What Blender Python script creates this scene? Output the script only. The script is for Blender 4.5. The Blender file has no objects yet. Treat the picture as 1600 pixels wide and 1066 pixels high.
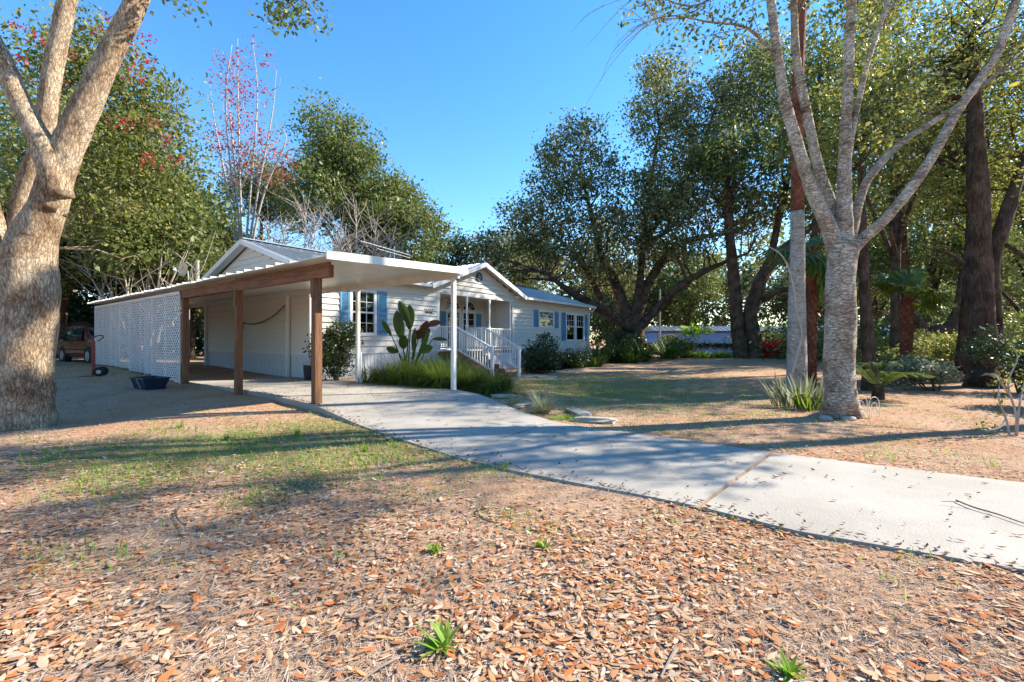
import bpy, math, random
import numpy as np
from mathutils import Vector, Matrix, noise as mnoise

# ------------------------------------------------------------------ camera, sky, sun, exposure
sc = bpy.context.scene
COL = sc.collection
F, CX, CY, CAMZ = 700.0, 800.0, 533.0, 1.38          # photo pixels (1600 wide), eye height in metres
cam_d = bpy.data.cameras.new('camera'); cam = bpy.data.objects.new('camera', cam_d); COL.objects.link(cam)
cam.location = (0, 0, CAMZ); cam.rotation_euler = (math.radians(90), 0, 0)
cam_d.sensor_width = 36; cam_d.lens = 36 * F / 1600; cam_d.clip_end = 2000; cam_d.clip_start = 0.05
sc.camera = cam
SUN_H = Vector((0.965, 0.26)).normalized(); SUN_EL = math.radians(36)
world = bpy.data.worlds.new('World'); sc.world = world; world.use_nodes = True
nt = world.node_tree; bg = nt.nodes['Background']
sky = nt.nodes.new('ShaderNodeTexSky'); sky.sky_type = 'NISHITA'; sky.sun_disc = False
sky.sun_elevation = SUN_EL; sky.sun_rotation = math.atan2(SUN_H.x, SUN_H.y)
sky.air_density = 1.1; sky.dust_density = 0.0; sky.ozone_density = 2.6; sky.altitude = 0
hs_ = nt.nodes.new('ShaderNodeHueSaturation'); hs_.inputs['Saturation'].default_value = 1.29; hs_.inputs['Value'].default_value = 1.0
nt.links.new(sky.outputs[0], hs_.inputs['Color']); nt.links.new(hs_.outputs[0], bg.inputs[0]); bg.inputs[1].default_value = 0.125
sd = bpy.data.lights.new('sun', 'SUN'); sun = bpy.data.objects.new('sun', sd); COL.objects.link(sun)
sd.energy = 4.8; sd.angle = math.radians(0.6); sd.color = (1.0, 0.90, 0.75)
S = Vector((SUN_H.x * math.cos(SUN_EL), SUN_H.y * math.cos(SUN_EL), math.sin(SUN_EL)))
sun.rotation_euler = S.to_track_quat('Z', 'Y').to_euler()
sc.view_settings.view_transform = 'Standard'; sc.view_settings.look = 'None'
sc.view_settings.gamma = 1; sc.view_settings.exposure = 1.46
sc.cycles.max_bounces = 6; sc.cycles.diffuse_bounces = 3; sc.cycles.glossy_bounces = 3
sc.cycles.transmission_bounces = 4; sc.cycles.transparent_max_bounces = 6
sc.cycles.caustics_reflective = False; sc.cycles.caustics_refractive = False
sc.cycles.use_denoising = True

rng = np.random.default_rng(7)
random.seed(7)

# ------------------------------------------------------------------ terrain height and pixel helpers
CTRL = np.array([(0, 0, 0), (3, 3, 0), (-3, 3, 0), (-7.8, 7, .03), (-3.7, 8.5, .07), (-6.5, 10.3, .12), (-9.3, 12.2, .19),
    (-12.1, 13.6, .31), (-15, 16, .42), (-19, 19, .42), (-26, 22, .5), (-2, 12, .1), (-4, 13, .16), (.3, 18, -.12), (-1, 15.5, -.02),
    (5, 8, 0), (5.9, 8.1, 0), (4, 13, -.08), (9, 12, 0), (14, 14, .05), (5, 20, -.08), (5, 26, .1), (12, 22, .1), (3, 30, .2), (12, 30, .28),
    (22, 28, .3), (9, 6, 0), (-12, 3, 0), (12, 3, 0), (0, -10, 0), (-8, 26, .3), (0, 45, .0), (20, 45, 0), (-30, 45, .3),
    (60, 60, 0), (-60, 60, .2), (0, 120, 0), (70, 0, 0), (-70, 0, .2), (0, -70, 0)], float)


def ground_z(x, y):
    x = np.asarray(x, float); y = np.asarray(y, float)
    num = np.zeros(np.broadcast(x, y).shape); den = np.zeros_like(num)
    for cx, cy, cz in CTRL:
        w = 1.0 / ((x - cx) ** 2 + (y - cy) ** 2 + 1.2) ** 2
        num += w * cz; den += w
    return num / den


def gz(x, y): return float(ground_z(x, y))


def P(px, py, Y): return Vector(((px - CX) / F * Y, Y, CAMZ + (CY - py) / F * Y))


def on_ground(px, py, lift=0.0):
    Y = 8.0
    for _ in range(30):
        z = gz((px - CX) / F * Y, Y) + lift
        Y = 0.5 * Y + 0.5 * max(.5, (CAMZ - z) * F / (py - CY))
    return Vector(((px - CX) / F * Y, Y, gz((px - CX) / F * Y, Y) + lift))


# ------------------------------------------------------------------ mesh collecting
class MB:
    def __init__(s): s.V = []; s.F = []; s.n = 0
    def add(s, V, Fc):
        V = np.asarray(V, float).reshape(-1, 3); b = s.n
        s.V.append(V); s.n += len(V)
        if isinstance(Fc, np.ndarray): s.F.append(Fc + b)
        else: s.F.append([tuple(i + b for i in f) for f in Fc])
        return s
    def box(s, lo, hi):
        x0, y0, z0 = lo; x1, y1, z1 = hi
        return s.add([(x0, y0, z0), (x1, y0, z0), (x1, y1, z0), (x0, y1, z0), (x0, y0, z1), (x1, y0, z1), (x1, y1, z1), (x0, y1, z1)],
                     [(0, 3, 2, 1), (4, 5, 6, 7), (0, 1, 5, 4), (1, 2, 6, 5), (2, 3, 7, 6), (3, 0, 4, 7)])
    def bar(s, a, b, w, h, up=(0, 0, 1)):
        a = Vector(a); b = Vector(b); d = (b - a).normalized(); u = Vector(up)
        r = d.cross(u)
        if r.length < 1e-4: r = d.cross(Vector((1, 0, 0)))
        r.normalize(); u = r.cross(d)
        o = [(-w / 2, -h / 2), (w / 2, -h / 2), (w / 2, h / 2), (-w / 2, h / 2)]
        V = [tuple(p + r * x + u * y) for p in (a, b) for x, y in o]
        return s.add(V, [(0, 1, 2, 3), (7, 6, 5, 4), (0, 4, 5, 1), (1, 5, 6, 2), (2, 6, 7, 3), (3, 7, 4, 0)])
    def prism(s, poly, ext):
        n = len(poly); e = Vector(ext)
        V = [tuple(p) for p in poly] + [tuple(Vector(p) + e) for p in poly]
        return s.add(V, [tuple(range(n))[::-1], tuple(range(n, 2 * n))] + [(i, (i + 1) % n, n + (i + 1) % n, n + i) for i in range(n)])
    def tube(s, pts, rad, seg=8, rough=0.0, cap=True, seed=0):
        pts = [Vector(p) for p in pts]; n = len(pts)
        if not hasattr(rad, '__len__'): rad = [rad] * n
        t = (pts[1] - pts[0]).normalized(); ref = Vector((1, 0, 0)) if abs(t.x) < .9 else Vector((0, 1, 0))
        V = []; r1 = np.random.default_rng(seed); ph = r1.uniform(0, 6.28, 4)
        for i, p in enumerate(pts):
            t = (pts[min(i + 1, n - 1)] - pts[max(i - 1, 0)]).normalized()
            ref = (ref - t * ref.dot(t)).normalized(); b = t.cross(ref)
            for k in range(seg):
                a = 2 * math.pi * k / seg; rr = rad[i]
                if rough:
                    h = i * .55
                    rr *= 1 + rough * (math.sin(2 * a + ph[0] + h * .8) + .7 * math.sin(3 * a + ph[1] - h) + .5 * math.sin(5 * a + ph[2] + h * 1.7)) + rough * .5 * r1.normal()
                V.append(p + ref * (math.cos(a) * rr) + b * (math.sin(a) * rr))
        Fc = [(i * seg + k, i * seg + (k + 1) % seg, (i + 1) * seg + (k + 1) % seg, (i + 1) * seg + k) for i in range(n - 1) for k in range(seg)]
        if cap: Fc += [tuple(range(seg))[::-1], tuple((n - 1) * seg + k for k in range(seg))]
        return s.add([tuple(v) for v in V], Fc)
    def cyl(s, c, r, h, seg=20, axis='z'):
        e = {'x': Vector((h, 0, 0)), 'y': Vector((0, h, 0)), 'z': Vector((0, 0, h))}[axis]
        c = Vector(c); return s.tube([c - e / 2, c + e / 2], r, seg)
    def build(s, name, m, parent=None, smooth=False, kind=None):
        me = bpy.data.meshes.new(name)
        V = np.concatenate(s.V) if s.V else np.zeros((0, 3))
        arr = all(isinstance(f, np.ndarray) for f in s.F)
        if arr and s.F:
            Fa = np.concatenate(s.F); k = Fa.shape[1]
            me.vertices.add(len(V)); me.vertices.foreach_set('co', V.astype(np.float32).ravel())
            me.loops.add(Fa.size); me.loops.foreach_set('vertex_index', Fa.astype(np.int32).ravel())
            me.polygons.add(len(Fa)); me.polygons.foreach_set('loop_start', np.arange(0, Fa.size, k, dtype=np.int32))
            me.update(calc_edges=True)
        else:
            fl = []
            for f in s.F: fl += [tuple(int(i) for i in q) for q in f]
            me.from_pydata(V.tolist(), [], fl); me.update()
        if smooth: me.polygons.foreach_set('use_smooth', [True] * len(me.polygons))
        me.materials.append(m)
        return link(name, me, parent, kind)


def link(name, me, parent=None, kind=None):
    o = bpy.data.objects.new(name, me); COL.objects.link(o)
    if parent: o.parent = parent
    if kind: o['kind'] = kind
    return o


def thing(name, label, cat, loc=(0, 0, 0), rz=0.0, group=None):
    o = link(name, None); o.location = loc; o.rotation_euler = (0, 0, rz)
    return tag(o, label, cat, group)


def tag(o, label, cat, group=None):
    o['label'] = label; o['category'] = cat
    if group: o['group'] = group
    return o


def inst(src, name, parent, loc=(0, 0, 0), rot=(0, 0, 0), scale=(1, 1, 1)):
    o = link(name, src if isinstance(src, bpy.types.Mesh) else src.data, parent)
    o.location = loc; o.rotation_euler = rot; o.scale = scale
    return o


def mesh_of(mb, name, m):
    o = mb.build(name, m); me = o.data; bpy.data.objects.remove(o); return me


def spline(pts, n=6):
    pts = [Vector(p) for p in pts]; q = [pts[0] * 2 - pts[1]] + pts + [pts[-1] * 2 - pts[-2]]; out = []
    for i in range(1, len(q) - 2):
        a, b, c, d = q[i - 1:i + 3]
        for k in range(n):
            t = k / n
            out.append(.5 * ((2 * b) + (c - a) * t + (2 * a - 5 * b + 4 * c - d) * t * t + (3 * b - a - 3 * c + d) * t ** 3))
    return out + [pts[-1]]


def ramp_r(vals, n):
    xs = np.linspace(0, 1, len(vals)); return list(np.interp(np.linspace(0, 1, n), xs, vals))


# ------------------------------------------------------------------ materials
def newmat(name):
    m = bpy.data.materials.new(name); m.use_nodes = True
    t = m.node_tree; return m, t, t.nodes['Principled BSDF']


def node(t, k, **kw):
    n = t.nodes.new(k)
    for a, b in kw.items(): setattr(n, a, b)
    return n


def ramp(t, stops, interp='LINEAR'):
    r = node(t, 'ShaderNodeValToRGB'); e = r.color_ramp.elements; r.color_ramp.interpolation = interp
    while len(e) < len(stops): e.new(.5)
    for i, (p, c) in enumerate(stops): e[i].position = p; e[i].color = (*c, 1)
    return r


def M(name, c1, c2=None, scale=6.0, rough=.6, bump=0.0, bscale=40.0, metal=0.0, stretch=(1, 1, 1), spec=.4, detail=6):
    m, t, b = newmat(name); c2 = c2 or tuple(x * .8 for x in c1)
    tc = node(t, 'ShaderNodeTexCoord'); mp = node(t, 'ShaderNodeMapping'); mp.inputs['Scale'].default_value = stretch
    t.links.new(tc.outputs['Object'], mp.inputs[0])
    nz = node(t, 'ShaderNodeTexNoise'); nz.inputs['Scale'].default_value = scale; nz.inputs['Detail'].default_value = detail
    nz.inputs['Roughness'].default_value = .65
    t.links.new(mp.outputs[0], nz.inputs['Vector'])
    r = ramp(t, [(.33, c2), (.67, c1)]); t.links.new(nz.outputs[0], r.inputs[0]); t.links.new(r.outputs[0], b.inputs['Base Color'])
    b.inputs['Roughness'].default_value = rough; b.inputs['Metallic'].default_value = metal; b.inputs['Specular IOR Level'].default_value = spec
    if bump:
        n2 = node(t, 'ShaderNodeTexNoise'); n2.inputs['Scale'].default_value = bscale; n2.inputs['Detail'].default_value = 5
        t.links.new(mp.outputs[0], n2.inputs['Vector'])
        bp = node(t, 'ShaderNodeBump'); bp.inputs['Strength'].default_value = bump; bp.inputs['Distance'].default_value = .03
        t.links.new(n2.outputs[0], bp.inputs['Height']); t.links.new(bp.outputs[0], b.inputs['Normal'])
    return m


def leafmat(name, cols, trans=.35, rough=.5, spec=.35):
    m, t, b = newmat(name)
    g = node(t, 'ShaderNodeNewGeometry'); n = len(cols)
    r = ramp(t, [(i / max(1, n - 1), c) for i, c in enumerate(cols)]); t.links.new(g.outputs['Random Per Island'], r.inputs[0])
    t.links.new(r.outputs[0], b.inputs['Base Color']); b.inputs['Roughness'].default_value = rough; b.inputs['Specular IOR Level'].default_value = spec
    if trans:
        tr = node(t, 'ShaderNodeBsdfTranslucent'); mx = node(t, 'ShaderNodeMixShader'); mx.inputs[0].default_value = trans
        hs = node(t, 'ShaderNodeHueSaturation'); hs.inputs['Value'].default_value = 1.5; hs.inputs['Saturation'].default_value = 1.1; hs.inputs['Hue'].default_value = .485
        t.links.new(r.outputs[0], hs.inputs['Color']); t.links.new(hs.outputs[0], tr.inputs[0])
        t.links.new(b.outputs[0], mx.inputs[1]); t.links.new(tr.outputs[0], mx.inputs[2])
        t.links.new(mx.outputs[0], t.nodes['Material Output'].inputs[0])
    return m


def barkmat(name, cols, vs=1.0, hs=6.0, band=0.0, bump=.8):
    """bark: noise stretched along the stem, optional horizontal pale bands"""
    m, t, b = newmat(name)
    tc = node(t, 'ShaderNodeTexCoord'); mp = node(t, 'ShaderNodeMapping'); mp.inputs['Scale'].default_value = (hs, hs, vs)
    t.links.new(tc.outputs['Object'], mp.inputs[0])
    nz = node(t, 'ShaderNodeTexNoise'); nz.inputs['Scale'].default_value = 2.2; nz.inputs['Detail'].default_value = 9; nz.inputs['Roughness'].default_value = .7
    t.links.new(mp.outputs[0], nz.inputs['Vector'])
    big = node(t, 'ShaderNodeTexNoise'); big.inputs['Scale'].default_value = 2.4; big.inputs['Detail'].default_value = 4
    t.links.new(tc.outputs['Object'], big.inputs['Vector'])
    ad = node(t, 'ShaderNodeMath', operation='MULTIPLY_ADD'); ad.inputs[1].default_value = .6
    t.links.new(big.outputs[0], ad.inputs[0])
    sb = node(t, 'ShaderNodeMath', operation='MULTIPLY'); sb.inputs[1].default_value = .5
    t.links.new(nz.outputs[0], sb.inputs[0]); t.links.new(sb.outputs[0], ad.inputs[2])
    r = ramp(t, [(.38 + .26 * i / (len(cols) - 1), c) for i, c in enumerate(cols)])
    t.links.new(ad.outputs[0], r.inputs[0])
    vo = node(t, 'ShaderNodeTexVoronoi', feature='DISTANCE_TO_EDGE'); vo.inputs['Scale'].default_value = 3.2
    wv = node(t, 'ShaderNodeVectorMath', operation='MULTIPLY_ADD'); wv.inputs[1].default_value = (.9, .9, .9)
    t.links.new(nz.outputs['Color'], wv.inputs[0]); t.links.new(mp.outputs[0], wv.inputs[2]); t.links.new(wv.outputs[0], vo.inputs['Vector'])
    cr = ramp(t, [(.0, (.42, .40, .38)), (.09, (1, 1, 1))]); t.links.new(vo.outputs[0], cr.inputs[0])
    mu = node(t, 'ShaderNodeMix', data_type='RGBA', blend_type='MULTIPLY'); mu.inputs[0].default_value = .28
    t.links.new(r.outputs[0], mu.inputs[6]); t.links.new(cr.outputs[0], mu.inputs[7]); t.links.new(mu.outputs[2], b.inputs['Base Color'])
    hh = node(t, 'ShaderNodeMath', operation='MULTIPLY_ADD'); hh.inputs[1].default_value = .5; t.links.new(cr.outputs[0], hh.inputs[0]); t.links.new(nz.outputs[0], hh.inputs[2])
    b.inputs['Roughness'].default_value = .9; b.inputs['Specular IOR Level'].default_value = .15
    bp = node(t, 'ShaderNodeBump'); bp.inputs['Strength'].default_value = bump; bp.inputs['Distance'].default_value = .06
    t.links.new(hh.outputs[0], bp.inputs['Height']); t.links.new(bp.outputs[0], b.inputs['Normal'])
    return m


MAT = {}
MAT['siding'] = M('siding', (.68, .65, .58), (.61, .575, .505), 1.5, .55, .05, 30)
MAT['white'] = M('white_paint', (.78, .78, .76), (.70, .70, .67), 3, .45)
MAT['trim'] = M('white_trim', (.76, .76, .75), (.66, .66, .64), 2, .5)
MAT['skirt'] = M('skirting', (.62, .66, .70), (.55, .59, .63), 2, .5)
MAT['shutter'] = M('blue_shutter', (.13, .33, .50), (.10, .27, .43), 8, .5)
MAT['roof'] = M('metal_roof', (.62, .66, .70), (.50, .54, .58), 3, .28, metal=.85)
MAT['pan'] = M('carport_pan', (.72, .69, .63), (.60, .57, .51), 3, .4, metal=.1)
MAT['soffit'] = M('soffit', (.70, .66, .58), (.62, .58, .5), 2, .6)
MAT['wood'] = M('weathered_wood', (.25, .115, .05), (.085, .042, .022), 5, .75, .35, 30, stretch=(6, 6, .6))
MAT['beam'] = M('beam_wood', (.27, .11, .045), (.10, .042, .02), 4, .7, .3, 24, stretch=(6, .5, 6))
MAT['concrete'] = M('concrete', (.37, .345, .30), (.275, .25, .215), 1.1, .85, .25, 60, detail=10)
MAT['stone'] = M('pale_stone', (.42, .39, .33), (.25, .22, .18), 6, .9, .5, 20)
MAT['brick'] = M('brick', (.30, .12, .07), (.20, .08, .05), 12, .85, .3, 50)
MAT['dark'] = M('dark_plastic', (.012, .016, .025), (.02, .028, .045), 5, .45)
MAT['tub'] = M('tub_blue', (.012, .03, .07), (.008, .018, .04), 5, .4)
MAT['red'] = M('red_paint', (.28, .045, .03), (.20, .035, .025), 12, .5)
MAT['tyre'] = M('tyre', (.015, .015, .016), (.022, .022, .022), 20, .85)
MAT['steel'] = M('steel', (.45, .46, .47), (.36, .37, .38), 10, .4, metal=.7)
MAT['galv'] = M('galvanised', (.42, .44, .45), (.33, .35, .36), 10, .5, metal=.4)
MAT['blueh'] = M('blue_siding', (.13, .29, .74), (.11, .25, .66), 1, .6)
MAT['blued'] = M('blue_trim', (.05, .10, .26), (.04, .085, .22), 2, .6)
MAT['cable'] = M('cable', (.03, .025, .02), (.02, .02, .02), 10, .6)
MAT['door'] = M('door_white', (.66, .64, .58), (.6, .58, .52), 3, .5)
MAT['reddish'] = M('tail_red', (.35, .01, .01), (.3, .01, .01), 3, .2)


def paint(name, c, rough=.25):
    m, t, b = newmat(name); b.inputs['Base Color'].default_value = (*c, 1); b.inputs['Roughness'].default_value = rough
    b.inputs['Coat Weight'].default_value = .15; b.inputs['Coat Roughness'].default_value = .08
    return m


MAT['car'] = paint('maroon_paint', (.085, .016, .012))
def glass(name, tint=.03):
    m, t, b = newmat(name)
    gl = node(t, 'ShaderNodeBsdfGlossy'); gl.inputs['Roughness'].default_value = .03; gl.inputs['Color'].default_value = (.9, .9, .9, 1)
    tr = node(t, 'ShaderNodeBsdfTransparent'); tr.inputs[0].default_value = (.35, .37, .38, 1)
    fr = node(t, 'ShaderNodeFresnel'); fr.inputs[0].default_value = 1.6
    mx = node(t, 'ShaderNodeMixShader'); t.links.new(fr.outputs[0], mx.inputs[0]); t.links.new(tr.outputs[0], mx.inputs[1]); t.links.new(gl.outputs[0], mx.inputs[2])
    t.links.new(mx.outputs[0], t.nodes['Material Output'].inputs[0]); return m
MAT['glass'] = glass('window_glass')
MAT['carglass'] = paint('car_glass', (.008, .010, .014), .04)

MAT['oak'] = leafmat('oak_leaf', [(.03, .042, .015), (.055, .08, .025), (.10, .13, .042), (.16, .175, .065), (.23, .23, .10), (.32, .30, .16)], .4)  # palest tones stand in for sunlit highlights among the leaves
MAT['oak2'] = leafmat('olive_leaf', [(0.056, 0.088, 0.024), (0.112, 0.152, 0.040), (0.192, 0.208, 0.072)], .35)
MAT['lime'] = leafmat('bright_leaf', [(.05, .075, .018), (.105, .14, .032), (.18, .20, .055), (.30, .28, .08)], .42)
MAT['dkleaf'] = leafmat('dark_leaf', [(0.016, 0.032, 0.013), (0.035, 0.064, 0.019), (0.072, 0.104, 0.032)], .2, .4)
MAT['redleaf'] = leafmat('red_leaf', [(0.240, 0.036, 0.036), (0.384, 0.084, 0.072), (0.312, 0.108, 0.060)], .35)
MAT['flower'] = leafmat('red_flower', [(.30, .01, .02), (.42, .02, .03), (.34, .02, .015)], .3)
MAT['redshrub'] = leafmat('red_bract', [(.50, .015, .02), (.65, .03, .03), (.55, .05, .03)], .35)
MAT['grass'] = leafmat('grass_blade', [(0.046, 0.085, 0.016), (0.098, 0.156, 0.026), (0.182, 0.208, 0.052)], .4)
MAT['fern'] = leafmat('fern_blade', [(0.034, 0.068, 0.014), (0.085, 0.145, 0.025), (0.187, 0.238, 0.051)], .4)
MAT['pale'] = leafmat('pale_blade', [(.12, .15, .08), (.22, .25, .15), (.32, .33, .22)], .3)
MAT['weed'] = leafmat('weed_leaf', [(0.104, 0.208, 0.026), (0.169, 0.312, 0.039), (0.260, 0.364, 0.065)], .45)
MAT['paddle'] = leafmat('paddle_leaf', [(.03, .075, .018), (.06, .11, .025)], .35, .35)
MAT['paddle_dry'] = leafmat('paddle_dry', [(.16, .05, .02), (.10, .05, .02)], .3)
MAT['palm'] = leafmat('palm_leaf', [(.035, .07, .015), (.08, .13, .025), (.15, .20, .04)], .35, .4)
MAT['litter'] = leafmat('litter_leaf', [(.12, .06, .03), (.46, .15, .05), (.38, .23, .13), (.50, .25, .11), (.52, .39, .27), (.24, .12, .065), (.56, .45, .34), (.42, .30, .20)], .12, .9, .1)
MAT['drivelf'] = leafmat('drive_leaf', [(.06, .035, .02), (.14, .07, .035), (.24, .12, .06)], .1, .9, .1)
MAT['straw'] = leafmat('straw', [(.26, .185, .13), (.43, .33, .25), (.54, .43, .34), (.18, .12, .08)], .1, .95, .05)
MAT['twig'] = M('twig_wood', (.30, .25, .20), (.20, .16, .13), 9, .9)
MAT['twigd'] = M('twig_dark', (.085, .065, .05), (.05, .038, .03), 9, .9)
MAT['pink'] = M('pale_stem', (.46, .40, .34), (.33, .28, .24), 6, .9)
MAT['bark_l'] = barkmat('bark_tan', [(.15, .09, .052), (.34, .23, .14), (.48, .36, .24), (.57, .46, .33)], 2.2, 8, bump=1.0)
MAT['bark_r'] = barkmat('bark_grey', [(.12, .075, .05), (.36, .265, .18), (.56, .46, .35), (.70, .62, .50)], 8, 3, bump=1.0)
MAT['bark_o'] = barkmat('bark_oak', [(.035, .022, .015), (.085, .055, .037), (.15, .105, .075)], 1.2, 6)
MAT['bark_red'] = barkmat('bark_red', [(.07, .025, .015), (.20, .07, .04), (.30, .12, .07)], 5, 4)
MAT['bark_palm'] = barkmat('bark_palm', [(.25, .22, .18), (.40, .37, .32), (.50, .48, .43)], 8, 2)


def ground_mat():
    m, t, b = newmat('ground_litter')
    tc = node(t, 'ShaderNodeTexCoord')
    def nz(s, d=6, ro=.6):
        n = node(t, 'ShaderNodeTexNoise'); n.inputs['Scale'].default_value = s; n.inputs['Detail'].default_value = d; n.inputs['Roughness'].default_value = ro
        t.links.new(tc.outputs['Object'], n.inputs['Vector']); return n
    fine = nz(34, 9, .75); r1 = ramp(t, [(.30, (.15, .085, .05)), (.45, (.35, .205, .12)), (.58, (.50, .335, .22)), (.72, (.60, .43, .31))])
    t.links.new(fine.outputs[0], r1.inputs[0])
    mid = nz(.9, 5); r2 = ramp(t, [(.40, (.48, .35, .25)), (.60, (.36, .175, .085))]); t.links.new(mid.outputs[0], r2.inputs[0])
    mx = node(t, 'ShaderNodeMix', data_type='RGBA'); mx.inputs[0].default_value = .35
    t.links.new(r1.outputs[0], mx.inputs[6]); t.links.new(r2.outputs[0], mx.inputs[7])
    # thin turf: grows on the lawn beyond the drive and in patches before the carport
    at = node(t, 'ShaderNodeAttribute', attribute_name='turf')
    gn = nz(1.7, 7, .7); ml = node(t, 'ShaderNodeMath', operation='MULTIPLY_ADD'); ml.inputs[1].default_value = 1.3; ml.inputs[2].default_value = -.62
    t.links.new(gn.outputs[0], ml.inputs[0])
    ad = node(t, 'ShaderNodeMath', operation='ADD'); t.links.new(ml.outputs[0], ad.inputs[0]); t.links.new(at.outputs['Fac'], ad.inputs[1])
    sp = ramp(t, [(.32, (0, 0, 0)), (.62, (.75, .75, .75))]); t.links.new(ad.outputs[0], sp.inputs[0])
    gf = nz(50, 4); gr = ramp(t, [(.35, (.09, .11, .03)), (.65, (.22, .22, .075))]); t.links.new(gf.outputs[0], gr.inputs[0])
    m2 = node(t, 'ShaderNodeMix', data_type='RGBA'); t.links.new(sp.outputs[0], m2.inputs[0]); t.links.new(mx.outputs[2], m2.inputs[6]); t.links.new(gr.outputs[0], m2.inputs[7])
    t.links.new(m2.outputs[2], b.inputs['Base Color']); b.inputs['Roughness'].default_value = .95; b.inputs['Specular IOR Level'].default_value = .1
    bp = node(t, 'ShaderNodeBump'); bp.inputs['Strength'].default_value = .9; bp.inputs['Distance'].default_value = .03
    t.links.new(fine.outputs[0], bp.inputs['Height']); t.links.new(bp.outputs[0], b.inputs['Normal'])
    return m


def turf_amount(x, y):
    x = np.asarray(x, float); y = np.asarray(y, float)
    def bump(cx, cy, rx, ry): return np.exp(-(((x - cx) / rx) ** 2 + ((y - cy) / ry) ** 2))
    return np.clip(.55 * bump(-2.4, 6.3, 2.4, 1.6) + .48 * bump(-4.0, 5.1, 3, 1.1) + .55 * bump(2.5, 13, 4, 5.5) + .3 * bump(-12, 16, 5, 4) + .25 * bump(5, 20, 6, 6) + .25 * bump(-18, 21, 4, 2.5), 0, .6)


def make_ground():
    xs = np.concatenate([-np.geomspace(20, 400, 22)[::-1], np.arange(-19.6, 20, .4), np.geomspace(20, 400, 22)])
    ys = np.concatenate([-np.geomspace(4, 300, 14)[::-1], np.arange(-3.6, 36, .4), np.geomspace(36, 600, 24)])
    X, Y = np.meshgrid(xs, ys); Z = ground_z(X, Y)
    near = (np.abs(X) < 25) & (Y < 36)
    Z = Z + np.where(near, .012 * np.sin(X * 2.3 + Y * 1.1) * np.sin(Y * 1.9 - X * .7), 0)
    n, k = X.shape
    idx = np.arange(n * k).reshape(n, k)
    Fc = np.stack([idx[:-1, :-1], idx[:-1, 1:], idx[1:, 1:], idx[1:, :-1]], -1).reshape(-1, 4)
    o = MB().add(np.stack([X, Y, Z], -1), Fc).build('ground', ground_mat(), smooth=True, kind='structure')
    a = o.data.attributes.new('turf', 'FLOAT', 'POINT'); a.data.foreach_set('value', turf_amount(X, Y).astype(np.float32).ravel())
    return o


make_ground()

# ------------------------------------------------------------------ driveway: three cast slabs
def drive_lift(p):                       # slab stands proud at the carport, sinks flush with the ground further out
    k = min(1, max(0, (p.y - 6.2) / 3.2)) * min(1, max(0, (1.5 - p.x) / 3.0))
    return .022 + .113 * k * k * (3 - 2 * k)


HC = Vector((-6.35, 14.1, 0)); HA = math.atan2(.805, .593)
HM = Matrix.Translation(HC) @ Matrix.Rotation(HA, 4, 'Z')
def HW(u, v, z=0): return HM @ Vector((u, v, z))


near_px = [(500, 640), (560, 661), (640, 686), (720, 711), (800, 729), (900, 748), (1000, 766), (1093, 784), (1245, 821), (1420, 850), (1600, 880), (1800, 915), (2100, 965)]
far_px = [(706, 613), (745, 619), (800, 637), (868, 656), (940, 667), (1080, 684), (1205, 702), (1400, 725), (1600, 748), (1800, 771), (2100, 805)]
near_w = [HW(-2.78, 8.1), HW(-2.78, 3), HW(-2.78, -3)] + [on_ground(*p, lift=.06) for p in near_px]
far_w = [HW(-.02, 8.1), HW(-.02, 3), HW(.0, -.15), HW(.25, -3)] + [on_ground(*p, lift=.06) for p in far_px]
def resample(pts, n):
    pts = [Vector((p.x, p.y, 0)) for p in pts]; d = [0]
    for a, b in zip(pts, pts[1:]): d.append(d[-1] + (b - a).length)
    q = np.linspace(0, d[-1], n)
    return np.stack([np.interp(q, d, [p.x for p in pts]), np.interp(q, d, [p.y for p in pts])], -1)


def slab_z(x, y):
    p = Vector((x, y, 0)); l = HM.inverted() @ p
    z = gz(x, y) + drive_lift(p)
    k = min(1, max(0, (l.y + 6.3) / 1.5)) * min(1, max(0, (2.5 - l.x) / 1.5))     # carport bay is level at 0.20 m
    k = k * k * (3 - 2 * k)
    return z * (1 - k) + .20 * k


def cut(edge, px, py):                      # index fraction of the edge point closest to a photo pixel
    w = on_ground(px, py, lift=.06); return min(range(len(edge)), key=lambda i: (edge[i][0] - w.x) ** 2 + (edge[i][1] - w.y) ** 2)


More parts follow.
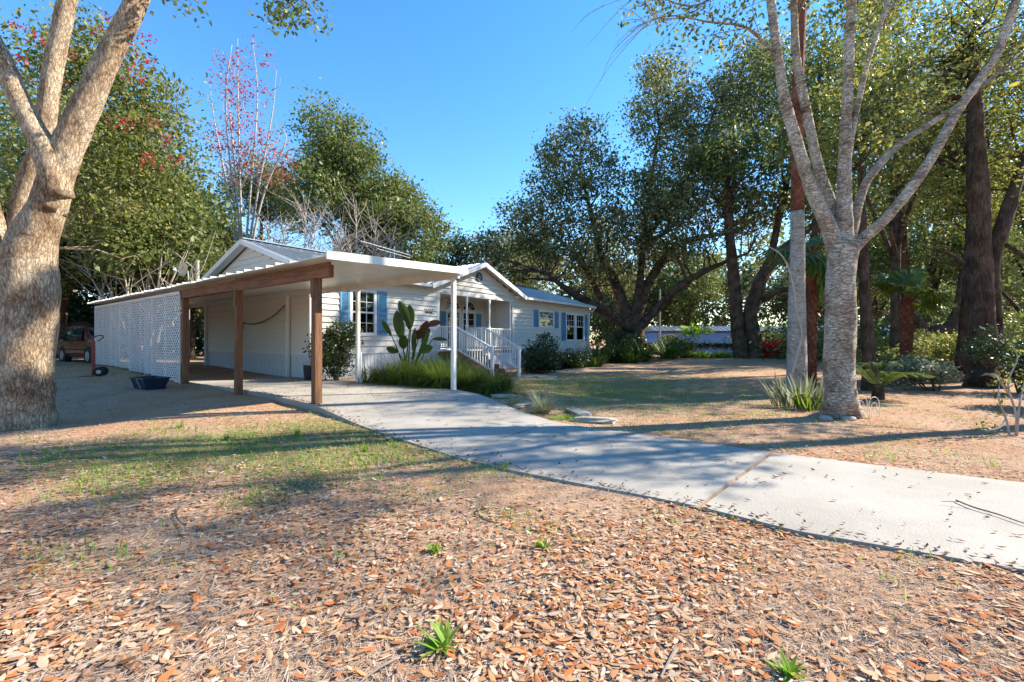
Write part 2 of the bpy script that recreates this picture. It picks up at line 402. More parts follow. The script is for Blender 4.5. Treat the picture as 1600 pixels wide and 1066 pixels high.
NE, FE = resample(near_w, 400), resample(far_w, 400)
c1 = (cut(NE, 700, 705), cut(FE, 868, 656)); c2 = (cut(NE, 1093, 784), cut(FE, 1205, 702))
drive = thing('driveway', 'x', 'x'); del drive['label']; del drive['category']; drive['kind'] = 'structure'
DRIVE_POLY = [tuple(p) for p in NE] + [tuple(p) for p in FE[::-1]]
for (a0, b0), (a1, b1) in (((0, 0), c1), (c1, c2), (c2, (399, 399))):
    n, k = 44, 14
    ia = np.linspace(a0 + (1 if a0 else 0) * .35, a1 - .35 * (a1 < 399), n); ib = np.linspace(b0 + (1 if b0 else 0) * .35, b1 - .35 * (b1 < 399), n)
    A = np.stack([np.interp(ia, np.arange(400), NE[:, j]) for j in (0, 1)], -1); B = np.stack([np.interp(ib, np.arange(400), FE[:, j]) for j in (0, 1)], -1)
    top = []
    for i in range(n):
        for j in range(k):
            x, y = A[i] + (B[i] - A[i]) * j / (k - 1); top.append((x, y, slab_z(x, y)))
    Fc = [(i * k + j, i * k + j + 1, (i + 1) * k + j + 1, (i + 1) * k + j) for i in range(n - 1) for j in range(k - 1)]
    loop = [j for j in range(k)] + [i * k + k - 1 for i in range(1, n)] + [(n - 1) * k + j for j in range(k - 2, -1, -1)] + [i * k for i in range(n - 2, 0, -1)]
    low = [(top[i][0], top[i][1], top[i][2] - .3) for i in loop]
    L = len(top); m_ = len(loop)
    Fc = [f[::-1] for f in Fc] + [(loop[i], loop[(i + 1) % m_], L + (i + 1) % m_, L + i) for i in range(m_)]
    MB().add(top + low, Fc).build('concrete_slab', MAT['concrete'], drive)


def in_drive(x, y):
    x = np.asarray(x); y = np.asarray(y); ins = np.zeros(x.shape, bool); p = DRIVE_POLY; n = len(p)
    for i in range(n):
        x0, y0 = p[i]; x1, y1 = p[(i + 1) % n]
        if y0 == y1: continue
        c = ((y0 > y) != (y1 > y)) & (x < (x1 - x0) * (y - y0) / (y1 - y0) + x0)
        ins ^= c
    return ins


# ------------------------------------------------------------------ house
HROT = (0, 0, HA)
house = thing('mobile_home', 'long cream sided single storey home with blue shutters, recessed porch and metal roof', 'house', HC, HA)
ZS, ZE = 1.0, 3.62              # top of skirting, top of wall
XL, YW = 19.15, 8.1
CH = .20
bd = MB().add([(0, 0, 0), (1, 0, 0), (1, -.042, 0), (0, -.042, 0), (0, -.004, CH + .004), (1, -.004, CH + .004), (1, 0, CH + .004), (0, 0, CH + .004)],
              [(0, 3, 2, 1), (3, 4, 5, 2), (4, 7, 6, 5), (0, 7, 4, 3), (1, 2, 5, 6), (0, 1, 6, 7)])
BOARD = mesh_of(bd, 'siding_board', MAT['siding'])


def siding(wall, face, c, a0, a1, z0, z1, holes=(), lim=None):
    z = z0
    while z < z1 - .05:
        zm = z + CH * .5; segs = [(a0, a1)]
        if lim: segs = [lim(z + CH)] if lim(z + CH)[1] - lim(z + CH)[0] > .15 else []
        for h0, h1, g0, g1 in holes:
            if g0 < zm < g1:
                ns = []
                for s0, s1 in segs:
                    if h0 > s0: ns.append((s0, min(s1, h0)))
                    if h1 < s1: ns.append((max(s0, h1), s1))
                segs = [q for q in ns if q[1] - q[0] > .03]
        hz = min(CH, z1 - z) / CH
        for s0, s1 in segs:
            if face == 'y': inst(BOARD, 'siding_board', wall, (s0, c, z), (0, 0, 0), (s1 - s0, 1, hz))
            else: inst(BOARD, 'siding_board', wall, (c, s1, z), (0, 0, -math.pi / 2), (s1 - s0, 1, hz))
        z += CH


def wall_mesh(face, c, th, a0, a1, z0, z1, holes):
    mb = MB(); xs = sorted({a0, a1} | {h for H in holes for h in H[:2]}); zs = sorted({z0, z1} | {h for H in holes for h in H[2:]})
    for i in range(len(xs) - 1):
        for j in range(len(zs) - 1):
            xm, zm = (xs[i] + xs[i + 1]) / 2, (zs[j] + zs[j + 1]) / 2
            if any(h[0] < xm < h[1] and h[2] < zm < h[3] for h in holes): continue
            if face == 'y': mb.box((xs[i], c, zs[j]), (xs[i + 1], c + th, zs[j + 1]))
            else: mb.box((c, xs[i], zs[j]), (c + th, xs[i + 1], zs[j + 1]))
    return mb


W1 = (1.44, 2.42, 1.62, 3.14); W2 = (13.18, 14.74, 2.18, 3.06); W3a = (16.2, 17.28, 1.42, 3.05); W3b = (17.44, 18.52, 1.42, 3.05)
PX0, PX1, PY, PZ0, PZ1 = 5.56, 10.7, 1.8, .95, 3.40
PORCH = (PX0, PX1, .9, PZ1)
fh = [W1, W2, W3a, W3b, PORCH]
fw = wall_mesh('y', 0, .12, 0, XL, ZS - .05, ZE, fh).build('wall', MAT['siding'], house)
siding(fw, 'y', 0, 0, XL, ZS, ZE, fh)
gw = wall_mesh('x', 0, .12, .12, YW, ZS - .05, ZE, ()).build('wall', MAT['siding'], house)
siding(gw, 'x', 0, 0, YW, ZS, ZE)
RID, EAV, YM = 5.07, 3.66, YW / 2
gt = MB().prism([(0.01, .05, ZE), (0.01, YW - .05, ZE), (0.01, YM, RID - .1)], (.1, 0, 0)).build('gable', MAT['siding'], house)
slope = (RID - EAV) / (YM + .35)
siding(gt, 'x', 0, 0, YW, ZE, RID - .25, lim=lambda z: (max(.0, (z - EAV + .1) / slope - .2), min(YW, YW - (z - EAV + .1) / slope + .2)))
MB().box((XL - .12, .12, ZS), (XL, YW, ZE)).build('wall', MAT['siding'], house)
MB().box((0.12, YW - .12, ZS), (XL - .12, YW, ZE)).build('wall', MAT['siding'], house)
MB().box((0.13, 2.0, ZS - .1), (XL - .13, YW - .13, ZS - .05)).box((.13, .13, ZS - .1), (PX0, 2, ZS - .05)).box((PX1 + .2, .13, ZS - .1), (XL - .13, 2, ZS - .05)).build('floor', MAT['twigd'], house)
# porch recess
d1, d2 = (7.83, 8.75, .97, 2.84), (8.95, 9.89, .97, 2.84)
pb = wall_mesh('y', PY, .12, PX0, PX1, .9, PZ1 + .2, [d1, d2]).build('wall', MAT['siding'], house)
siding(pb, 'y', PY, PX0, PX1, ZS, PZ1, [d1, d2, (d1[0], d1[1], 2.84, 3.4), (d2[0], d2[1], 2.84, 3.4)])
ps = MB().box((PX1, .12, .9), (PX1 + .12, PY + .12, PZ1 + .2)).build('wall', MAT['siding'], house)
siding(ps, 'x', PX1, .12, PY, ZS, PZ1)
MB().box((PX0 - .12, .12, .9), (PX0, PY + .12, PZ1 + .2)).build('wall', MAT['siding'], house)
MB().box((PX0, 0.12, PZ1 + .02), (PX1, PY, PZ1 + .08)).build('porch_ceiling', MAT['soffit'], house)
pf = MB().box((PX0, -.02, .80), (PX1, PY, PZ0)).build('porch_floor', MAT['wood'], house)
# corner boards, trims
cb = MB().box((-.035, -.035, ZS), (.09, -.001, ZE)).box((-.035, -.001, ZS), (-.001, .09, ZE))
cb.build('corner_board', MAT['trim'], house)
MB().box((XL - .09, -.035, ZS), (XL + .035, -.001, ZE)).build('corner_board', MAT['trim'], house)
for x in (PX0 - .1, PX1): MB().box((x, -.034, .9), (x + .1, -.001, PZ1)).build('corner_board', MAT['trim'], house)
MB().box((PX0, -.034, PZ1 - .04), (PX1, .1, PZ1 + .06)).build('porch_header', MAT['trim'], house)
# skirting panels
skm = mesh_of(MB().box((0, -.012, 0), (.285, .012, 1)).box((.12, -.022, 0), (.16, -.012, 1)), 'skirting_panel', MAT['skirt'])
sk = MB().box((-.03, -.045, ZS - .06), (XL, -.005, ZS)).box((-.045, -.03, ZS - .062), (-.005, YW, ZS - .002)).build('skirting', MAT['trim'], house)
MB().box((.04, .03, -.3), (XL - .04, .06, ZS - .06)).box((.04, .062, -.3), (.07, YW, ZS - .06)).build('skirting_backing', MAT['skirt'], house)
for i in range(int(XL / .3)):
    if PX0 - .2 < i * .3 < 7.4: continue
    inst(skm, 'skirting_panel', sk, (i * .3, 0, -.25), (0, 0, 0), (1, 1, 1.2))
for i in range(int(YW / .3)): inst(skm, 'skirting_panel', sk, (0, (i + 1) * .3, -.1), (0, 0, -math.pi / 2), (1, 1, 1.05))
# main roof of ribbed metal panels
PW = .9
def roofpanel(y0, z0, y1, z1):
    mb = MB(); t = .035
    mb.add([(0, y0, z0), (PW, y0, z0), (PW, y1, z1), (0, y1, z1), (0, y0, z0 - t), (PW, y0, z0 - t), (PW, y1, z1 - t), (0, y1, z1 - t)],
           [(0, 1, 2, 3), (7, 6, 5, 4), (0, 4, 5, 1), (1, 5, 6, 2), (2, 6, 7, 3), (3, 7, 4, 0)])
    for x in (.0, .3, .6): mb.bar((x + .03, y0, z0 + .012), (x + .03, y1, z1 + .012), .035, .03)
    return mesh_of(mb, 'roof_panel', MAT['roof'])
roof = MB().bar((-.35, YM, RID + .03), (XL + .3, YM, RID + .03), .3, .035).build('roof', MAT['roof'], house)
rp1, rp2 = roofpanel(-.38, EAV, YM, RID), roofpanel(YW + .38, EAV, YM, RID)
rp1b = roofpanel(.14, EAV + .52 * slope, YM, RID)
nP = 22; sxp = (XL + .65) / (nP * PW)
for i in range(nP):
    for rp in (rp1b if 4.3 < i * PW * sxp < 11.6 else rp1, rp2): inst(rp, 'roof_panel', roof, (-.35 + i * PW * sxp, 0, 0), (0, 0, 0), (sxp, 1, 1))
for sgn, y0 in ((1, -.38), (-1, YW + .38)):
    MB().bar((-.37, y0, EAV - .09), (-.37, YM, RID - .09), .04, .17, up=(0, 0, 1)).build('rake_board', MAT['trim'], house)
    MB().bar((-.19, y0, EAV - .07), (-.19, YM, RID - .07), .33, .012).build('soffit', MAT['soffit'], house)
for ga, gb_ in ((-.35, 4.75), (11.5, XL + .3)): MB().box((ga, -.47, EAV - .14), (gb_, -.36, EAV - .03)).build('gutter', MAT['white'], house)
for ga, gb_ in ((-.3, 4.85), (11.42, XL + .28)): MB().box((ga, -.36, EAV - .12), (gb_, -.005, EAV - .09)).build('soffit', MAT['soffit'], house)
MB().tube(spline([(XL + .1, -.42, EAV - .14), (XL + .06, -.3, EAV - .35), (XL + .02, -.09, EAV - .55), (XL + .02, -.08, .25)], 4), .04, 8).build('downspout', MAT['white'], house)
# cross gable over the porch
GX, GZ, GH = 8.14, 4.96, 3.3
MB().prism([(GX - GH + .3, -.004, ZE - .02), (GX + GH - .3, -.004, ZE - .02), (GX, -.004, GZ - .1)], (0, .1, 0)).build('porch_gable', MAT['siding'], house)
gb = house.children[-1]; gsl = (GZ - EAV) / GH
siding(gb, 'y', -.006, 0, 1, ZE, GZ - .2, lim=lambda z: (GX - (GZ - .06 - z) / gsl, GX + (GZ - .06 - z) / gsl))
for sg in (-1, 1):
    e = GX + sg * GH; mb = MB(); t = .04
    q = [(GX, -.4, GZ), (GX, 3.95, GZ), (e, -.1, EAV), (e, -.4, EAV)]
    mb.add([tuple(p) for p in q] + [(p[0], p[1], p[2] - t) for p in q], [(0, 1, 2, 3), (7, 6, 5, 4), (0, 4, 5, 1), (1, 5, 6, 2), (2, 6, 7, 3), (3, 7, 4, 0)])
    gr_ = mb.build('porch_roof', MAT['roof'], house)
    for k in range(1, 10):
        y = -.4 + k * .42; xe = GX + sg * GH * min(1, (3.95 - y) / 4.05)
        MB().bar((GX, y, GZ + .012), (xe, y, GZ + .012 - gsl * abs(xe - GX)), .035, .03).build('roof_rib', MAT['roof'], gr_)
    MB().bar((GX, -.42, GZ - .1), (e, -.42, EAV - .1), .04, .19).build('rake_board', MAT['trim'], house)
    MB().bar((GX, -.2, GZ - .075), (e, -.2, EAV - .075), .38, .012).build('soffit', MAT['soffit'], house)
# round gable vent
rv = MB().tube([(GX - .05, -.07, 4.32), (GX - .05, -.03, 4.32)], .2, 24).build('round_vent', MAT['dark'], house)
MB().tube([(GX - .05 + .2 * math.cos(a), -.07, 4.32 + .2 * math.sin(a)) for a in np.linspace(0, 6.2832, 25)], .02, 6).build('vent_rim', MAT['blued'], rv)
for k in range(4):
    a = k * math.pi / 4; MB().bar((GX - .05 - .18 * math.cos(a), -.085, 4.32 - .18 * math.sin(a)), (GX - .05 + .18 * math.cos(a), -.085, 4.32 + .18 * math.sin(a)), .02, .025).build('vent_bar', MAT['galv'], rv)


def window(w, cols, rows_top, rows_bot, split, y=0.0, name='window'):
    x0, x1, z0, z1 = w; fr = .055
    mb = MB().box((x0 - .05, y - .05, z0 - .05), (x0 + fr, y + .06, z1 + .05)).box((x1 - fr, y - .05, z0 - .05), (x1 + .05, y + .06, z1 + .05))
    mb.box((x0 + fr, y - .05, z1 - fr), (x1 - fr, y + .06, z1 + .05)).box((x0 + fr, y - .055, z0 - .06), (x1 - fr, y + .06, z0 + fr))
    zs = z0 + (z1 - z0) * split
    mb.box((x0 + fr, y - .03, zs - .03), (x1 - fr, y + .05, zs + .03))
    wo = mb.build(name, MAT['white'], house)
    mu = MB()
    for (za, zb, rows, cc) in ((zs + .03, z1 - fr, rows_top, cols), (z0 + fr, zs - .03, rows_bot, cols if rows_bot > 1 else (1 if rows_bot == 0 else cols))):
        rows = max(1, rows); dx = (x1 - x0 - 2 * fr) / cc; dz = (zb - za) / rows
        for i in range(cc):
            for j in range(rows):
                MB().box((x0 + fr + i * dx + .008, y + .012, za + j * dz + .008), (x0 + fr + (i + 1) * dx - .008, y + .018, za + (j + 1) * dz - .008)).build('pane', MAT['glass'], wo)
        for i in range(1, cc): mu.box((x0 + fr + i * dx - .011, y - .004, za), (x0 + fr + i * dx + .011, y + .03, zb))
        for j in range(1, rows): mu.box((x0 + fr, y - .006, za + j * dz - .011), (x1 - fr, y + .028, za + j * dz + .011))
    mu.build('muntins', MAT['white'], wo)
    MB().box((x0 + .02, y + .25, z0 + (z1 - z0) * .0), (x0 + (x1 - x0) * .22, y + .27, z1)).box((x1 - (x1 - x0) * .22, y + .25, z0), (x1 - .02, y + .27, z1)).build('curtain', MAT['door'], wo)
    return wo


window(W1, 3, 2, 2, .5); window(W2, 3, 2, 0, .52); window(W3a, 3, 2, 0, .52); window(W3b, 3, 2, 0, .52)


def shutter(x0, x1, z0, z1, y=0.0):
    mb = MB().box((x0, y - .06, z0), (x0 + .05, y - .028, z1)).box((x1 - .05, y - .06, z0), (x1, y - .028, z1))
    for a, b in ((z0, z0 + .07), (z1 - .07, z1), ((z0 + z1) / 2 - .04, (z0 + z1) / 2 + .04)): mb.box((x0 + .05, y - .059, a), (x1 - .05, y - .03, b))
    s_ = mb.build('shutter', MAT['shutter'], house)
    lv = MB(); z = z0 + .09
    while z < z1 - .08:
        lv.bar((x0 + .05, y - .042, z), (x1 - .05, y - .042, z), .022, .034, up=(0, -.5, .8)); z += .045
    lv.build('louvers', MAT['shutter'], s_, kind='stuff')


for a in ((1.02, 1.36), (2.50, 2.92)): shutter(*a, 1.60, 3.16)
for a in ((12.66, 13.1), (14.82, 15.26)): shutter(*a, 2.14, 3.10)
for a in ((15.62, 16.12), (18.60, 19.0)): shutter(*a, 1.38, 3.09)
for a in ((7.36, 7.76), (9.96, 10.36)): shutter(*a, 1.4, 2.8, PY)
for w in (d1, d2):
    window((w[0], w[1], w[2], w[3]), 2, 3, 2, .45, PY, 'french_door')
    xc, rr = (w[0] + w[1]) / 2, (w[1] - w[0]) / 2
    arc = [(xc + rr * math.cos(a), PY - .045, 2.93 + .46 * math.sin(a)) for a in np.linspace(0, math.pi, 15)]
    ar = MB().tube(arc + [arc[0]], .035, 6).build('arch_window', MAT['white'], house)
    inner = [(xc + (rr - .03) * math.cos(a), PY - .036, 2.93 + .43 * math.sin(a)) for a in np.linspace(0, math.pi, 15)]
    MB().prism(inner, (0, .02, 0)).build('pane', MAT['carglass'], ar)
    for a in (.6, 1.05, 1.57, 2.1, 2.55): MB().bar((xc, PY - .045, 2.95), (xc + (rr - .03) * math.cos(a), PY - .045, 2.93 + .42 * math.sin(a)), .015, .015).build('muntin', MAT['white'], ar)
# illegible dark house-number plates beside the porch
for r_, (zz, n_) in enumerate(((2.60, 5), (2.50, 4))):
    for k in range(n_): MB().box((4.75 + k * .1 + r_ * .06, -.04, zz), (4.81 + k * .1 + r_ * .06, -.024, zz + .065)).build('number_plate', MAT['twigd'], house)
# porch posts and lantern
for x in (PX0 + .06, 7.36, 8.95, 10.6):
    pp = MB().box((x - .05, .0, PZ0), (x + .05, .1, PZ0 + 1.1)).tube([(x, .05, PZ0 + 1.1), (x, .05, 1.6 + .6), (x, .05, 2.7), (x, .05, 3.15)], [.05, .035, .042, .05], 10).box((x - .05, 0, 3.15), (x + .05, .1, PZ1 - .04))
    pp.build('porch_post', MAT['white'], house)
MB().box((PX0 + 1.0, PY - .14, 2.9), (PX0 + 1.14, PY - .03, 3.15)).build('lantern', MAT['dark'], house)
# railings
BAL = mesh_of(MB().box((-.019, -.019, 0), (.019, .019, 1)), 'baluster', MAT['white'])
def railing(a, b, za, zb, low=.12, n=None, hb=.98):
    a = Vector(a); b = Vector(b)
    r_ = MB().bar((a.x, a.y, za), (b.x, b.y, zb), .09, .045).build('railing', MAT['white'], house)
    MB().bar((a.x, a.y, za - hb + low), (b.x, b.y, zb - hb + low), .045, .07).build('bottom_rail', MAT['white'], r_)
    L = (b - a).length; n = n or int(L / .13)
    for i in range(n):
        t = (i + .5) / n; p = a.lerp(b, t); z = za + (zb - za) * t
        inst(BAL, 'baluster', r_, (p.x, p.y, z - hb + low), (0, 0, 0), (1, 1, hb - low))
    return r_
railing((7.4, .05), (10.58, .05), 1.97, 1.97)
SL, SR, T1, T2 = 5.62, 7.38, .92, 2.82
for x in (SL, SR):
    railing((x, 0), (x, -T1), 1.97, 1.97); railing((x, -T1), (x, -T2), 1.97, 1.12, hb=1.0)
    MB().box((x - .05, -T1 - .05, .2), (x + .05, -T1 + .05, 1.99)).build('railing_post', MAT['white'], house)
    MB().box((x - .05, -T2 - .05, -.3), (x + .05, -T2 + .05, 1.17)).build('railing_post', MAT['white'], house)
st = MB().box((SL - .05, -T1, .76), (SR + .05, -.03, PZ0 - .003)).build('steps', MAT['wood'], house)
BR = mesh_of(MB().box((0, 0, 0), (.205, .1, .062)), 'brick', MAT['brick'])
for k in range(6):
    z1_ = PZ0 - .178 * (k + 1); y0 = -T1 - .31 * (k + 1)
    MB().box((SL + .07, y0 + .012, -.35), (SR - .07, y0 + .31, z1_ - .006)).build('step', MAT['brick'], st)
    if k > 2:
        for i in range(7): inst(BR, 'brick', st, (SL + .08 + i * .228, y0 - .004, z1_ - .07))
        for i in range(7): inst(BR, 'brick', st, (SL + .08 + i * .228, y0 - .003, z1_ - .145))
# antenna, dish, pole, cable
an = thing('roof_antenna', 'long thin television antenna on a mast above the roof', 'antenna', HW(6.6, 4.1, 0), HA)
MB().tube([(0, 0, RID), (0, 0, 6.0)], .025, 8).build('mast', MAT['steel'], an)
bm_ = MB().bar((-1.9, -.0, 5.92), (1.0, .0, 5.72), .03, .03).bar((-1.0, 0, 5.72), (1.0, .0, 5.58), .025, .025).build('boom', MAT['steel'], an)
for i in range(11): MB().bar((-1.8 + i * .27, -.28, 5.92 - i * .018), (-1.8 + i * .27, .28, 5.92 - i * .018), .012, .012).build('element', MAT['steel'], bm_)
p = P(289, 421, 19.6)
dish = thing('satellite_dish', 'round pale satellite dish on a bent arm above the lattice', 'satellite dish', p, math.radians(-25))
mb = MB(); R = .36; V = [(0, .0, 0)]; Fc = []
for r_ in range(1, 6):
    for k in range(24):
        a = k * math.pi / 12; V.append((R * r_ / 5 * math.cos(a), -.09 * (r_ / 5) ** 2, .85 * R * r_ / 5 * math.sin(a)))
for k in range(24): Fc.append((0, 1 + k, 1 + (k + 1) % 24))
for r_ in range(4):
    for k in range(24): Fc.append((1 + r_ * 24 + k, 1 + (r_ + 1) * 24 + k, 1 + (r_ + 1) * 24 + (k + 1) % 24, 1 + r_ * 24 + (k + 1) % 24))
mb.add(V, Fc).build('reflector', MAT['trim'], dish, smooth=True)
MB().bar((0, -.05, -.28), (0, -.42, -.05), .03, .03).box((-.04, -.48, -.1), (.04, -.38, .02)).build('feed_arm', MAT['steel'], dish)
MB().tube([(0, .05, 0), (0, .12, -.1), (.05, .14, -.9), (.05, .14, p.z * -1 + .4)], .03, 8).build('mast', MAT['galv'], dish)
tag(MB().tube([P(308, 470, 20.5), P(308, 407, 20.5)], .09, 8).build('wooden_pole', MAT['pink'], None), 'short bare wooden pole top beside the satellite dish', 'pole')

# ------------------------------------------------------------------ carport
cp = thing('carport', 'flat white metal carport on brown timber and white posts beside the home', 'carport', HC, HA)
BX = -2.94
for v in (-5.45, -2.1, 1.25):
    w = HW(BX, v); z0 = gz(w.x, w.y)
    MB().box((BX - .07, v - .07, z0 - .15), (BX + .07, v + .07, 2.56)).build('timber_post', MAT['wood'], cp)
    if v < 1: MB().box((BX - .095, v - .06, 2.2), (BX - .071, v + .06, 2.56)).build('cleat', MAT['wood'], cp)
for v in (4.6, 7.95, 10.6):
    w = HW(BX, v); MB().box((BX - .05, v - .05, gz(w.x, w.y) - .15), (BX + .05, v + .05, 2.6)).build('lattice_post', MAT['white'], cp)
MB().box((BX - .075, -5.98, 2.55), (BX - .025, -2.1, 2.82)).build('timber_beam', MAT['beam'], cp)
MB().box((BX - .070, -2.095, 2.57), (BX - .022, 1.5, 2.80)).build('timber_beam', MAT['beam'], cp)
MB().box((BX + .03, -5.9, 2.56), (BX + .075, 10.6, 2.79)).build('timber_beam', MAT['beam'], cp)
V0, V1, U0, U1, RZ0, RZ1 = -6.3, 10.75, -3.25, .0, 2.86, 3.0
npan = 38; pw = (V1 - V0) / npan
def panmesh(u1):
    zb = RZ0 + (RZ1 - RZ0) * (u1 - U0) / (U1 - U0); mb = MB(); t = .012
    for a, b, dz in ((0, pw * .86, 0), (pw * .86, pw - .004, .055)):
        q = [(U0, a, RZ0 + dz), (u1, a, zb + dz), (u1, b, zb + dz), (U0, b, RZ0 + dz)]
        mb.add(q + [(x, y, z - t - dz) for x, y, z in q], [(0, 1, 2, 3), (7, 6, 5, 4), (0, 4, 5, 1), (1, 5, 6, 2), (2, 6, 7, 3), (3, 7, 4, 0)])
    return mesh_of(mb, 'roof_pan', MAT['pan'])
pm1, pm2 = panmesh(.32), panmesh(-.05)
croof = MB().box((.06, V0 + .02, 2.84), (.12, -.42, 3.0)).box((-.12, -.4, 2.84), (-.06, V1 - .1, 2.99)).build('roof_purlin', MAT['pan'], cp)
for i in range(npan):
    v = V0 + i * pw; inst(pm1 if v + pw < -.45 else pm2, 'roof_pan', croof, (random.uniform(-.035, .03), v, 0))
MB().bar((U0 - .02, V0 - .02, RZ0 + .01), (.34, V0 - .02, RZ1 + .035), .03, .15).build('roof_fascia', MAT['pan'], cp)
for v in (-6.15, -2.43, 1.2, 4.9, 7.95, 10.6):
    x = .05 if v < 0 else -.1
    w = HW(x, v); z0 = slab_z(w.x, w.y)
    MB().box((x - .045, v - .045, z0 - .02), (x + .045, v + .045, 2.86)).build('metal_post', MAT['white'], cp)
    MB().box((x - .075, v - .075, z0), (x + .075, v + .075, z0 + .012)).build('post_plate', MAT['galv'], cp)
MB().box((.0, -2.62, .19), (.04, -2.58, 1.05)).build('metal_stub', MAT['white'], cp)
# lattice screen, six panels of crossed laths
def lattice(v0, v1, z0a, z0b, z1):
    mb = MB(); sp = .15; w = .018; H = z1 - min(z0a, z0b); L = v1 - v0
    for d, xo in ((1, 0.0), (-1, .008)):
        k = -int(H / sp) - 2
        while k * sp < L + H + sp:
            # line: v = c + d*h
            c = k * sp if d > 0 else k * sp
            pts = []
            for h in (0, H):
                pts.append((c + d * h if d > 0 else c - h, h))
            (va, ha), (vb, hb) = pts
            # clip to 0..L
            def clip(va, ha, vb, hb):
                if va == vb: return None
                t0, t1 = 0, 1
                for lo, hi in ((0, L),):
                    ta, tb = (lo - va) / (vb - va), (hi - va) / (vb - va)
                    if ta > tb: ta, tb = tb, ta
                    t0, t1 = max(t0, ta), min(t1, tb)
                if t0 >= t1: return None
                return (va + (vb - va) * t0, ha + (hb - ha) * t0, va + (vb - va) * t1, ha + (hb - ha) * t1)
            q = clip(va, ha, vb, hb)
            if q:
                zb = z1 - H
                a = (BX - .1 - xo, v0 + q[0], zb + q[1]); b = (BX - .1 - xo, v0 + q[2], zb + q[3])
                mb.bar(a, b, .007, w * 2, up=(0, -(b[2] - a[2]), (b[1] - a[1])))
            k += 1
    return mb
lt = thing('lattice_screen', 'white diagonal lattice screen closing the far end of the carport', 'lattice', HC, HA)
nL = 8; l0, l1 = 1.34, 10.62
for i in range(nL):
    a, b = l0 + (l1 - l0) * i / nL, l0 + (l1 - l0) * (i + 1) / nL
    w0 = HW(BX, (a + b) / 2); zb = gz(w0.x, w0.y) + .05
    lattice(a, b, zb, zb, 2.76).build('lattice_panel', MAT['white'], lt, kind='stuff')
    MB().box((BX - .118, b - .02, zb), (BX - .092, b + .012, 2.77)).build('batten', MAT['white'], lt)
MB().box((BX - .12, l0 - .03, .12), (BX - .09, l0 + .01, 2.7)).build('batten', MAT['white'], lt)
MB().box((BX - .118, l0 + .012, 2.70), (BX - .09, l1, 2.76)).build('top_batten', MAT['white'], lt)
cbl = tag(MB().tube([HM @ Vector(q) for q in spline([(-.14, 4.95, 2.35), (-.14, 4.3, 2.05), (-.14, 3.3, 2.0), (-.14, 2.2, 2.2), (-.14, 1.3, 2.55)], 5)], .018, 6).tube([HM @ Vector(q) for q in spline([(-.15, 4.3, 2.05), (-.16, 4.35, 1.6), (-.15, 4.45, .95)], 4)], .016, 6).build('cable', MAT['cable']), 'dark cable drooping along the shaded wall under the carport', 'cable')
bk = thing('bucket', 'black bucket standing behind the front timber post of the carport', 'bucket', HW(-.25, -.35, .2))
MB().tube([(0, 0, 0), (0, 0, .3), (.02, 0, .42)], [.12, .15, .17], 14).build('pail', MAT['dark'], bk)
MB().tube([(.16 * math.cos(a), 0, .42 + .13 * math.sin(a)) for a in np.linspace(0, math.pi, 9)], .008, 5).build('handle', MAT['steel'], bk)

# ------------------------------------------------------------------ minivan, hand truck, garden tub
rearc = Vector((-21.4, 21.0, 0)); fdir = Vector((.866, -.5, 0)); side = Vector((.5, .866, 0))
org = rearc + side * .93
van = thing('minivan', 'maroon minivan parked beyond the lattice end of the carport', 'van', (org.x, org.y, gz(org.x + 1.5, org.y - 1) - .02), math.atan2(-.5, .866))
ST = [(0, .95, .86), (.06, 1.18, .9), (.3, 1.60, .92), (.6, 1.70, .93), (1.2, 1.75, .93), (2.2, 1.75, .93), (2.8, 1.66, .93), (3.35, 1.32, .93), (3.75, 1.08, .92), (4.3, .98, .9), (4.65, .80, .84), (4.75, .55, .78)]
V = []; Fc = []
for x, zt, hw in ST:
    zb = .95; g = max(0, zt - zb); tw = hw - .20 * min(1, g / .75)
    half = [(hw - .08, .26), (hw, .45), (hw, .72), (hw - .02, min(zb, zt)), (tw, max(min(zb, zt), zt - .1)), (tw - .12, zt), (0, zt + .02)]
    V += [(x, -a, z) for a, z in half] + [(x, a, z) for a, z in half[-2::-1]]
nn = 13
for i in range(len(ST) - 1):
    for k in range(nn - 1): Fc.append((i * nn + k, (i + 1) * nn + k, (i + 1) * nn + k + 1, i * nn + k + 1))
    Fc.append((i * nn + nn - 1, (i + 1) * nn + nn - 1, (i + 1) * nn, i * nn))
Fc += [tuple(range(nn)), tuple(range((len(ST) - 1) * nn, len(ST) * nn))[::-1]]
MB().add(V, Fc).build('body', MAT['car'], van, smooth=False)
